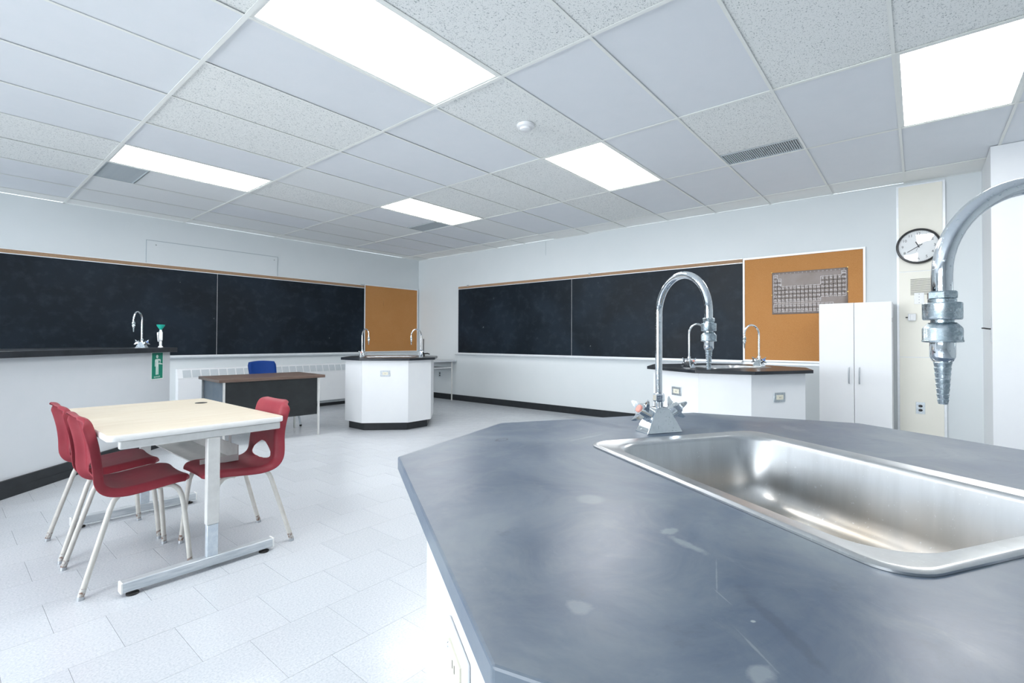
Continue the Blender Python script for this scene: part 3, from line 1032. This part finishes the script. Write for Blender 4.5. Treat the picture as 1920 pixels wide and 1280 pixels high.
def make_faucet(label):
    t_ = thing('lab_faucet', label, 'faucet', group='chrome gooseneck lab faucets')
    # base: tapered block, wide across y
    lo = [[Vector((sx * a, sy * b_, z)) for sx, sy in ((1, 1), (-1, 1), (-1, -1), (1, -1))] for a, b_, z in ((0.026, 0.049, 0), (0.0255, 0.048, 0.003), (0.0165, 0.018, 0.0565), (0.0145, 0.016, 0.0585))]
    MB().loft(lo).build('base', m_chrome, t_, bevel=0.0022, seg=3)
    for s_ in (-1, 1):
        ez = Vector((0, s_ * 0.84, 0.54)).normalized()
        st = Vector((0, s_ * 0.022, 0.036))
        ex = Vector((1, 0, 0))
        ey = ez.cross(ex)
        M_ = basis(st, ex, ey, ez)
        hd = MB().lathe([(0.010, 0.0), (0.0115, 0.005), (0.0155, 0.008), (0.0158, 0.034), (0.0145, 0.039), (0.0, 0.0395)], 28, M=M_)
        for k in range(3):
            Mw = M_ @ Matrix.Rotation(k * 2 * PI / 3 + s_ * PI / 2 + 0.15, 4, 'Z')
            secs = [(0.013, 0.0085, 0.022, 0.037), (0.019, 0.0075, 0.026, 0.038), (0.026, 0.006, 0.032, 0.041), (0.032, 0.0042, 0.038, 0.045), (0.035, 0.002, 0.043, 0.047)]
            hd.loft([[Mw @ Vector(p) for p in ((r0, -w_, z0), (r0, w_, z0), (r0, w_, z1), (r0, -w_, z1))] for (r0, w_, z0, z1) in secs])
        h_ = hd.build('handle', m_chrome, t_, smooth=50)
        MB().lathe([(0.0095, 0.037), (0.0095, 0.0415), (0.008, 0.043), (0.0, 0.0435)], 20, M=M_).build('button', m_red if s_ < 0 else m_coldblue, h_)
    MB().lathe([(0.0100, 0.058), (0.0100, 0.073), (0.0108, 0.074)], 24).build('collar', m_chrome, t_)
    MB().lathe([(0.0120, 0.0715), (0.0138, 0.075), (0.0138, 0.088), (0.0118, 0.0915)], 6).build('hex_nut', m_chrome, t_, smooth=20, bevel=0.0008)
    zs, rb = 0.280, 0.085
    path = [(0, 0, 0.088), (0, 0, 0.15), (0, 0, 0.22)] + arc((rb, zs), rb, PI, 0, 28) + [(2 * rb, 0, zs - 0.018)]
    MB().tube(path, 0.0081, 24).build('gooseneck', m_chrome, t_, smooth=60)
    X2 = Matrix.Translation((2 * rb, 0, 0))
    zt_ = zs - 0.015
    kr, kz = 0.70, 0.907

    def L(prof, seg=32, mb_=None):
        return (mb_ or MB()).lathe([(a * kr, zt_ + z * kz) for a, z in prof], seg, M=X2)
    L([(0.015, 0.0005), (0.0172, -0.001), (0.0172, -0.007), (0.015, -0.008)], 6).build('spout_nut', m_nickel, t_, smooth=20)
    nz_ = MB()
    L([(0.0152, -0.008), (0.0152, -0.0125)], 32, nz_)
    L([(0.0205, -0.0117), (0.0213, -0.0127), (0.0213, -0.028), (0.0203, -0.0295)], 40, nz_)
    L([(0.0125, -0.029), (0.0125, -0.0335)], 32, nz_)
    L([(0.0150, -0.0325), (0.0205, -0.0375), (0.0215, -0.039), (0.0215, -0.0505), (0.0222, -0.0515), (0.0218, -0.0528), (0.0150, -0.0535)], 40, nz_)
    nz_.build('vacuum_breaker', m_nickel, t_, smooth=30)
    L([(0.0138, -0.053), (0.0138, -0.0685), (0.0115, -0.0725), (0.0098, -0.0735)], 32).build('outlet_sleeve', m_chrome, t_, smooth=30)
    pr = [(0.0095, -0.073)]
    for k in range(8):
        r1 = 0.0100 - k * 0.00052
        z_ = -0.0745 - k * 0.0055
        pr += [(r1, z_), (r1 - 0.0013, z_ - 0.0048)]
    L(pr, 28).build('hose_barb', m_nickel, t_, smooth=25)
    return t_


PROTO = make_faucet('chrome gooseneck faucet at the far end of the near sink')
used = [False]
SWIVEL = ('gooseneck', 'spout_nut', 'vacuum_breaker', 'outlet_sleeve', 'hose_barb')


def place_faucet(x, y, z, deg, label, swivel=0, flip=False):
    o = PROTO if not used[0] else copy_tree(PROTO)
    used[0] = True
    o.location = (x, y, z)
    o.rotation_euler = (0, 0, R(deg))
    o['label'] = label
    for c_ in o.children:
        if c_.name.split('.')[0] in SWIVEL:
            c_.rotation_euler = (0, 0, R(swivel))
    return o


def horiz_outlet(label, M, sc_=1.0, pm=None):
    t_ = thing('bench_outlet', label, 'outlet', M=M @ Matrix.Scale(sc_, 4))
    MB().box(-0.058, 0.058, -0.036, 0.036, 0, 0.006).build('plate', pm or m_plate, t_, bevel=0.003)
    BX(-0.034, 0.034, -0.018, 0.018, 0.005, 0.009).build('receptacle', m_ivory, t_, bevel=0.001)
    for x_ in (-0.006, 0.006):
        BX(x_ - 0.0012, x_ + 0.0012, -0.006, 0.004, 0.009, 0.0094).build('slot', m_black, t_, smooth=0)
    for x_ in (-0.047, 0.047):
        MB().lathe([(0.004, 0.006), (0.003, 0.0075)], 10, M=Matrix.Translation((x_, 0, 0))).build('screw', m_chrome, t_)
    return t_


def face_frame(cx, cy, rot, body, i, s_, z):
    """frame on body face i at fraction s_, height z; X along face seen left->right, Z outwards"""
    Rm_ = Matrix.Rotation(rot, 4, 'Z')
    a = Rm_ @ Vector((body[i].x, body[i].y, 0)) + Vector((cx, cy, 0))
    b_ = Rm_ @ Vector((body[(i + 1) % 8].x, body[(i + 1) % 8].y, 0)) + Vector((cx, cy, 0))
    d_ = (b_ - a).normalized()
    p = a.lerp(b_, s_)
    n_ = Vector((d_.y, -d_.x, 0))
    return basis((p.x, p.y, z), d_, (0, 0, 1), n_)


# island A (near), B (by the corner), C (right)
AH = 0.893
aA = R(148.87)
axA = R(58.87)
isA, bodyA = island('near octagonal lab island with worn blue-grey top and steel sink', 0.9176, 0.1716, aA, 0.6147, 0.4175, AH, 0.0245, m_topA, axA)
sink('large stainless sink set in the near worn blue-grey worktop', 0.9176, 0.158, AH, axA)
ux, uy = math.cos(axA), math.sin(axA)
place_faucet(1.1247, 0.480, AH, 58.87 + 180, 'chrome gooseneck faucet with red button behind the near sink')
place_faucet(0.715, -0.157, AH, 58.87, 'largest chrome gooseneck, reaching in from the right edge', 66)
horiz_outlet('pale outlet on the side of the near island at the bottom edge', face_frame(0.9176, 0.1716, aA, bodyA, 2, 0.481, 0.683), 1.0, m_whiteplastic)

BHh = 0.89
aB = R(-44.3)
isB, bodyB = island('octagonal white lab island with black top near the room corner', 3.957, 5.411, aB, 0.6, 0.41, BHh, 0.030, m_topB, aB)
sink('steel sink in the black-topped island near the room corner', 3.957, 5.411, BHh, aB)
uB = (math.cos(aB), math.sin(aB))
place_faucet(3.957 - 0.388 * uB[0], 5.411 - 0.388 * uB[1], BHh, -44.3, 'left gooseneck faucet on the island near the room corner', -50)
place_faucet(3.957 + 0.388 * uB[0], 5.411 + 0.388 * uB[1], BHh, -44.3 + 180, 'right gooseneck faucet on the island near the room corner', 45)
horiz_outlet('outlet centred on the front of the corner-side island', face_frame(3.957, 5.411, aB, bodyB, 0, 0.5, 0.70))
gv = thing('gas_valve', 'small black gas valve beside the right corner-island faucet', 'valve', (4.30, 5.17, BHh), 0)
MB().lathe([(0.022, 0), (0.02, 0.015), (0.012, 0.03), (0.012, 0.05), (0.0, 0.052)], 16).build('valve_body', m_black, gv)
MB().tube([(0, 0, 0.03), (0, 0, 0.24)], 0.006, 10).build('stem', m_black, gv)
MB().tube([(0, 0, 0.035), (0.03, -0.05, 0.04), (0.045, -0.075, 0.03)], [0.010, 0.010, 0.007], 10).build('nozzle', m_black, gv)

aC = R(-119.3)
isC, bodyC = island('octagonal lab island with black top in front of the right corkboard', 4.418, 1.287, aC, 0.6, 0.41, BHh, 0.0255, m_topB, R(-29.3))
sink('steel sink in the black-topped island before the right wall', 4.418, 1.287, BHh, R(-29.3))
uC = (math.cos(R(-29.3)), math.sin(R(-29.3)))
place_faucet(4.418 - 0.388 * uC[0], 1.287 - 0.388 * uC[1], BHh, -29.3, 'left gooseneck faucet on the right-hand island, behind the near nozzle', 0)
place_faucet(4.418 + 0.388 * uC[0], 1.287 + 0.388 * uC[1], BHh, -29.3 + 180, 'right gooseneck faucet on the right-hand island', 0)
horiz_outlet('outlet on the bright left face of the right-hand island', face_frame(4.418, 1.287, aC, bodyC, 0, 0.55, 0.70))
horiz_outlet('outlet on the shaded front of the right-hand island', face_frame(4.418, 1.287, aC, bodyC, 2, 0.5, 0.685))

# ------------------------------------------------------------------ long demonstration counter at left
Lx, Ly, La = 1.688, 6.15, R(43.65)
dc = thing('demonstration_counter', 'long grey counter with thick black top at the left', 'counter', (Lx, Ly, 0), La)
BX(-3.6, -0.055, 0.02, 0.74, 0.10, 0.975).build('body', m_greywall, dc, bevel=0.002)
MB().box(-3.6, 0.0, 0.0, 0.0198, 0.0, 0.125).box(-3.6, -0.002, -0.004, 0.0, 0.0, 0.06).build('base_trim', m_blackbase, dc, bevel=0.002)
BX(-3.55, -0.06, 0.0202, 0.72, 0.0, 0.0995).build('plinth', m_blackbase, dc, smooth=0)
BX(-3.65, -0.03, -0.04, 0.79, 0.976, 1.024).build('worktop', m_topB, dc, bevel=0.003)
Mc = Matrix.Translation((Lx, Ly, 0)) @ Matrix.Rotation(La, 4, 'Z')
p = Mc @ Vector((-0.19, 0.22, 1.024))
place_faucet(p.x, p.y, p.z, 180 + 43.65, 'small bright gooseneck faucet on the left counter', 10)
p = Mc @ Vector((-0.085, 0.10, 1.024))
ew = thing('eyewash_sprayer', 'eyewash sprayer with teal cup on the left counter end', 'eyewash', (p.x, p.y, p.z), 0)
MB().lathe([(0.022, 0), (0.02, 0.012), (0.012, 0.016), (0.013, 0.07), (0.017, 0.075), (0.017, 0.16), (0.012, 0.17), (0.010, 0.19)], 20).build('body', m_whiteplastic, ew)
MB().tube([(-0.016, -0.012, 0.165), (-0.032, -0.02, 0.155), (-0.030, -0.02, 0.09), (-0.026, -0.018, 0.06)], 0.005, 8).build('squeeze_lever', m_chrome, ew)
MB().lathe([(0.010, 0.185), (0.014, 0.195), (0.034, 0.225), (0.038, 0.24), (0.034, 0.241), (0.012, 0.205), (0.0, 0.203)], 24).build('spray_cup', m_teal, ew)
# sign
es = thing('eyewash_sign', 'green first-aid eyewash sign on the end of the left counter', 'sign', M=Mc @ basis((-0.262, 0.0195, 0.84), (1, 0, 0), (0, 0, 1), (0, -1, 0)))
BX(-0.092, 0.092, -0.14, 0.14, 0, 0.002).build('backing', m_mint, es, smooth=0)
BX(-0.083, 0.083, -0.131, 0.131, 0.002, 0.0026).build('green_field', m_green, es, smooth=0)
fg = MB()
ZF0, ZF1 = 0.0026, 0.0031
fg.prism([(-0.004 + 0.017 * math.cos(a * PI / 8), 0.093 + 0.018 * math.sin(a * PI / 8)) for a in range(16)], ZF0, ZF1)
fg.prism([(-0.03, 0.066), (-0.037, 0.058), (-0.04, -0.008), (-0.031, -0.008), (-0.028, 0.04), (-0.024, 0.04), (-0.024, -0.092), (-0.008, -0.092), (-0.005, -0.01), (-0.002, -0.01), (0.0, -0.092), (0.016, -0.092), (0.016, 0.068)], ZF0, ZF1)
fg.prism([(0.012, 0.068), (0.045, 0.064), (0.051, 0.056), (0.042, 0.022), (0.034, 0.022), (0.038, 0.048), (0.016, 0.054)], ZF0, ZF1)
fg.prism([(0.014, 0.024), (0.05, 0.024), (0.08, 0.016), (0.08, 0.010), (0.04, 0.012), (0.014, 0.018)], ZF0, ZF1)
tv, tf = text_geo('eyewash', 0.028)
fg.add([(p_[0] - 0.005, -0.112 + p_[1], ZF1) for p_ in tv], tf)
fg.build('pictogram', m_mint, es, smooth=0)

# ------------------------------------------------------------------ student table
TX0, TX1, TY0, TY1, TH = 0.478, 1.225, 2.615, 3.835, 0.70
tcx, tcy = (TX0 + TX1) / 2, (TY0 + TY1) / 2
tb = thing('student_table', 'pale maple-top classroom table on white T-shaped legs', 'table', (tcx, tcy, 0))
tw, tl = TX1 - TX0, TY1 - TY0
MB().loft([rrect(tw - 0.006, tl - 0.006, 0.03, 6, TH - 0.024), rrect(tw - 0.006, tl - 0.006, 0.03, 6, TH)]).build('tabletop', m_tabletop, tb, smooth=30)
MB().loft([rrect(tw - 0.004, tl - 0.004, 0.031, 6, TH - 0.027), rrect(tw, tl, 0.033, 6, TH - 0.022), rrect(tw, tl, 0.033, 6, TH - 0.004), rrect(tw - 0.006, tl - 0.006, 0.03, 6, TH - 0.0004)], True, False).build('edge_band', m_edge, tb, smooth=50)
MB().lathe([(0.034, TH - 0.002), (0.034, TH + 0.002), (0.028, TH + 0.003), (0.0, TH + 0.002)], 28, M=Matrix.Translation((0.27, 0.33, 0))).build('grommet', m_black, tb)
for s_ in (-1, 1):
    y_ = s_ * (tl / 2 - 0.028)
    MB().box(-0.33, 0.355, y_ - 0.016, y_ + 0.016, TH - 0.066, TH - 0.028).build('cross_beam', m_tabmetal, tb, bevel=0.006)
for x_ in (-0.18, 0.2):
    MB().box(x_ - 0.015, x_ + 0.015, -tl / 2 + 0.045, tl / 2 - 0.045, TH - 0.06, TH - 0.0275).build('long_beam', m_tabmetal, tb, bevel=0.003)
for s_ in (-1, 1):
    y_ = s_ * (tl / 2 - 0.028)
    cx_ = 0.035
    BX(cx_ - 0.028, cx_ + 0.028, y_ - 0.018, y_ + 0.018, 0.215, TH - 0.066).build('upper_column', m_tabmetal, tb, bevel=0.004)
    BX(cx_ - 0.0245, cx_ + 0.0245, y_ - 0.015, y_ + 0.015, 0.06, 0.2145).build('lower_column', m_bluemetal, tb, bevel=0.003)
    ft = BX(-0.315, 0.32, y_ - 0.0225, y_ + 0.0225, 0.018, 0.062).build('foot', m_footmetal, tb, bevel=0.004)
    BX(-0.320, -0.312, y_ - 0.0235, y_ + 0.0235, 0.017, 0.063).build('end_cap', m_edge, ft, bevel=0.002)
    BX(0.317, 0.325, y_ - 0.0235, y_ + 0.0235, 0.017, 0.063).build('end_cap', m_edge, ft, bevel=0.002)
    for x_ in (-0.275, 0.28):
        MB().lathe([(0.024, 0), (0.024, 0.006), (0.010, 0.009), (0.008, 0.02)], 20, M=Matrix.Translation((x_, y_ - 0.005, 0))).build('leveling_glide', m_rubber, ft)
tray = MB()
tray.box(0.07, 0.26, -0.30, 0.50, 0.435, 0.441).box(0.254, 0.26, -0.30, 0.50, 0.441, 0.52).box(0.07, 0.254, -0.30, -0.294, 0.441, 0.47)
tray.box(0.254, 0.258, -0.2, -0.17, 0.52, TH - 0.03).box(0.254, 0.258, 0.37, 0.40, 0.52, TH - 0.03)
tray.build('book_tray', m_tabmetal, tb, smooth=0)

# ------------------------------------------------------------------ plastic shell chairs
PROF = [(0.412, 0.415), (0.408, 0.428), (0.392, 0.438), (0.35, 0.442), (0.29, 0.436), (0.22, 0.428), (0.16, 0.424), (0.115, 0.430), (0.087, 0.445), (0.073, 0.468),
        (0.068, 0.50), (0.066, 0.535), (0.063, 0.57), (0.058, 0.61), (0.051, 0.65), (0.042, 0.69), (0.034, 0.72), (0.026, 0.743), (0.014, 0.758), (-0.010, 0.765)]


def spline(pts, n_):
    out = []
    m_ = len(pts) - 1
    for k in range(n_ + 1):
        tt = k * m_ / n_
        i = min(int(tt), m_ - 1)
        f_ = tt - i
        P = [pts[max(i - 1, 0)], pts[i], pts[i + 1], pts[min(i + 2, m_)]]
        out.append(tuple(0.5 * ((2 * P[1][q]) + (-P[0][q] + P[2][q]) * f_ + (2 * P[0][q] - 5 * P[1][q] + 4 * P[2][q] - P[3][q]) * f_ ** 2 + (-P[0][q] + 3 * P[1][q] - 3 * P[2][q] + P[3][q]) * f_ ** 3) for q in range(len(pts[0]))))
    return out


# half widths along the profile
WID = [0.165, 0.175, 0.19, 0.203, 0.205, 0.205, 0.205, 0.205, 0.204, 0.202, 0.200, 0.195, 0.187, 0.182, 0.181, 0.183, 0.184, 0.180, 0.168, 0.140]


def make_chair(label):
    t_ = thing('shell_chair', label, 'chair', group='burgundy shell chairs around the student table')
    NU, NV = 76, 28
    cp = spline([(a[0], a[1], w) for a, w in zip(PROF, WID)], NU)
    vs, uv = [], []
    hc, hu, hv = (12.0 / 19 * NU - 6.3 / 19 * NU * 0 - 8), 0, 0
    U0, RU, RV = 0.500 * NU, 0.080 * NU, 0.56
    for i, (x, z, w) in enumerate(cp):
        a, b_ = cp[max(i - 1, 0)], cp[min(i + 1, NU)]
        tx, tz = b_[0] - a[0], b_[1] - a[1]
        l = math.hypot(tx, tz)
        nx, nz = -tz / l, tx / l       # normal pointing back/down side
        # towards the sitter: up for seat (profile runs backwards => tangent -x), forward for back
        nx, nz = (tz / l, -tx / l)
        s_ = i / NU
        backness = min(max((s_ - 0.36) / 0.14, 0), 1)
        for j in range(NV + 1):
            v_ = -1 + 2 * j / NV
            # hole snapping in (i, v) space
            ii, vv = i, v_
            du, dv = (i - U0) / RU, v_ / (RV * (1.0 - 0.42 * max(min((i - U0) / RU, 1), -1)))
            rr = math.hypot(du, dv)
            if 0.80 < rr < 1.22:
                k_ = 1 / rr
                ii = U0 + (i - U0) * k_
                vv = v_ * k_
            if ii != i:
                lo_ = min(max(int(math.floor(ii)), 0), NU - 1)
                fr_ = ii - lo_
                xx, zz, ww = (cp[lo_][q] * (1 - fr_) + cp[lo_ + 1][q] * fr_ for q in range(3))
            else:
                xx, zz, ww = x, z, w
            av = abs(vv)
            lift = backness * (0.013 * min(av, 0.84) ** 2 - 0.042 * max(0, (av - 0.84) / 0.16) ** 1.3)
            lift += (1 - backness) * (0.010 * av ** 2 - 0.034 * max(0, (av - 0.84) / 0.16) ** 1.6)
            if s_ > 0.86:
                lift *= max(0.25, 1 - (s_ - 0.86) / 0.18) 
            vs.append((xx + nx * lift, vv * ww, zz + nz * lift))
            uv.append(rr if True else 0)
    fs = []
    for i in range(NU):
        for j in range(NV):
            v_ = -1 + 2 * (j + 0.5) / NV
            du = (i + 0.5 - U0) / RU
            dv = v_ / (RV * (1.0 - 0.42 * max(min(du, 1), -1)))
            if math.hypot(du, dv) < 0.99:
                continue
            fs.append((i * (NV + 1) + j, i * (NV + 1) + j + 1, (i + 1) * (NV + 1) + j + 1, (i + 1) * (NV + 1) + j))
    used_ = sorted({q for f_ in fs for q in f_})
    rm_ = {q: k for k, q in enumerate(used_)}
    o = MB().add([vs[q] for q in used_], [tuple(rm_[q] for q in f_) for f_ in fs]).build('shell', m_shell, t_, smooth=180)
    md = o.modifiers.new('thick', 'SOLIDIFY')
    md.thickness = 0.0065
    md.offset = 0
    md = o.modifiers.new('sub', 'SUBSURF')
    md.levels = md.render_levels = 1
    for s_ in (-1, 1):
        def P3(x, z, k):
            return (x, s_ * k, z)
        rear = [P3(0, 0.012, 0.210), P3(0.05, 0.184, 0.198), P3(0.100, 0.355, 0.184), P3(0.112, 0.385, 0.182), P3(0.130, 0.406, 0.180), P3(0.152, 0.4135, 0.179), P3(0.18, 0.414, 0.178)]
        front = [P3(0.407, 0.012, 0.210), P3(0.396, 0.15, 0.200), P3(0.382, 0.30, 0.189), P3(0.374, 0.35, 0.186), P3(0.360, 0.385, 0.183), P3(0.338, 0.406, 0.181), P3(0.315, 0.4135, 0.179), P3(0.29, 0.414, 0.178)]
        for pth in (rear, front):
            lg = MB().tube(pth, 0.0115, 12).build('leg', m_leg, t_, smooth=60)
            f0 = Vector(pth[0])
            d_ = (Vector(pth[1]) - f0).normalized()
            MB().tube([f0 + d_ * 0.0, f0 + d_ * 0.035], 0.0122, 12).build('scuffed_end', m_scuff, lg)
            MB().lathe([(0.0135, 0), (0.0138, 0.004), (0.012, 0.016)], 14, M=Matrix.Translation((f0.x, f0.y, 0))).build('glide', m_handle, lg)
        MB().tube([P3(0.18, 0.414, 0.178), P3(0.29, 0.414, 0.178)], 0.0115, 12).build('seat_rail', m_leg, t_, smooth=60)
    for x_ in (0.185, 0.285):
        MB().tube([(x_, -0.178, 0.406), (x_, 0.178, 0.406)], 0.009, 10).build('cross_bar', m_leg, t_)
    return t_


ch1 = make_chair('burgundy shell chair at near left of table, back to camera side')
ch1.location = (0.42, 2.95, 0)
ch2 = copy_tree(ch1)
ch2.location = (0.423, 3.47, 0)
ch2['label'] = 'farther of the two burgundy shell chairs at the left of the table'
ch3 = copy_tree(ch1)
ch3.location = (1.292, 2.88, 0)
ch3.rotation_euler = (0, 0, PI)
ch3['label'] = 'burgundy shell chair alone at the right side of the table'
ch1['label'] = 'nearer of the two burgundy shell chairs at the left of the table'

# ------------------------------------------------------------------ teacher desk
dk = thing('teacher_desk', 'walnut-top teacher desk with black front panel', 'desk', (2.43, 5.76, 0), R(-3))
BX(-0.54, 0.575, -0.36, 0.36, 0.668, 0.70).build('desktop', m_walnut, dk, bevel=0.003)
BX(-0.475, 0.49, -0.335, -0.32, 0.245, 0.668).build('modesty_panel', m_deskblack, dk, smooth=0)
BX(-0.50, -0.10, -0.318, 0.30, 0.22, 0.667).build('drawer_pedestal', m_slateblue, dk, bevel=0.003)
for q, (a, e) in enumerate(((0.31, 0.42), (0.43, 0.54), (0.55, 0.66))):
    d_ = BX(-0.49, -0.11, 0.30, 0.315, a, e).build('drawer', m_slateblue, dk, bevel=0.002)
    BX(-0.36, -0.24, 0.315, 0.325, (a + e) / 2 - 0.006, (a + e) / 2 + 0.006).build('pull', m_chrome, d_, bevel=0.002)
for (x_, y_) in ((-0.49, -0.34), (0.505, -0.34), (0.505, 0.31)):
    MB().box(x_ - 0.010, x_ + 0.010, y_ - 0.010, y_ + 0.010, 0.0, 0.667).build('leg', m_tabmetal, dk, bevel=0.002)
BX(-0.515, -0.485, 0.305, 0.33, 0.012, 0.667).build('leg', m_grey, dk, bevel=0.002)

# blue chair behind the desk
bc = thing('blue_chair', 'royal blue plastic chair behind the teacher desk', 'chair', (2.80, 6.32, 0), R(-80))


mb = MB()
nU, nV = 14, 10
vs = []
for i in range(nU + 1):
    u_ = i / nU
    z = 0.50 + 0.335 * u_
    for j in range(nV + 1):
        v_ = -1 + 2 * j / nV
        w_ = 0.195 - 0.022 * max(0, (u_ - 0.75) / 0.25) ** 2 - 0.02 * (1 - u_)
        vs.append((-0.20 - 0.07 * u_ + 0.035 * v_ * v_, v_ * w_, z - 0.012 * (u_ > 0.9) * v_ * v_))
mb.add(vs, [(i * (nV + 1) + j, i * (nV + 1) + j + 1, (i + 1) * (nV + 1) + j + 1, (i + 1) * (nV + 1) + j) for i in range(nU) for j in range(nV)])
o = mb.build('backrest', m_blue, bc, smooth=180)
md = o.modifiers.new('t', 'SOLIDIFY')
md.thickness = 0.014
md.offset = 0
mb = MB()
vs = []
for i in range(nU + 1):
    u_ = i / nU
    for j in range(nV + 1):
        v_ = -1 + 2 * j / nV
        vs.append((-0.2 + 0.43 * u_, v_ * (0.215 + 0.01 * math.sin(u_ * PI)), 0.455 - 0.012 * math.sin(u_ * PI) + 0.01 * v_ * v_ - 0.02 * max(0, (u_ - 0.85) / 0.15) ** 2))
mb.add(vs, [(i * (nV + 1) + j, i * (nV + 1) + j + 1, (i + 1) * (nV + 1) + j + 1, (i + 1) * (nV + 1) + j) for i in range(nU) for j in range(nV)])
o = mb.build('seat', m_blue, bc, smooth=180)
md = o.modifiers.new('t', 'SOLIDIFY')
md.thickness = 0.014
md.offset = 0
for s_ in (-1, 1):
    for (a, b_) in (((0.17, 0.43), (0.25, 0.01)), ((-0.16, 0.43), (-0.24, 0.01))):
        lg = MB().tube([(a[0], s_ * 0.19, a[1]), (b_[0], s_ * 0.225, b_[1])], 0.011, 10).build('leg', m_chrome, bc)
        MB().lathe([(0.014, 0), (0.014, 0.02)], 12, M=Matrix.Translation((b_[0], s_ * 0.225, 0))).build('rubber_foot', m_rubber, lg)
    MB().tube([(0.17, s_ * 0.19, 0.43), (-0.16, s_ * 0.19, 0.43), (-0.21, s_ * 0.18, 0.47), (-0.235, s_ * 0.175, 0.62)], 0.010, 10).build('side_rail', m_chrome, bc)

# corner desk
cdsk = thing('corner_desk', 'narrow grey-topped desk with shelf in the room corner', 'desk', (5.95, 7.02, 0))
BX(-0.29, 0.29, -0.46, 0.46, 0.72, 0.745).build('desktop', m_greywall, cdsk, bevel=0.003)
BX(-0.20, 0.22, -0.41, 0.41, 0.60, 0.615).build('shelf', m_white, cdsk, bevel=0.002)
for sx in (-0.24, 0.21):
    for sy in (-0.42, 0.42):
        MB().tube([(sx, sy, 0.005), (sx, sy, 0.72)], 0.0125, 10).build('leg', m_tabmetal, cdsk)
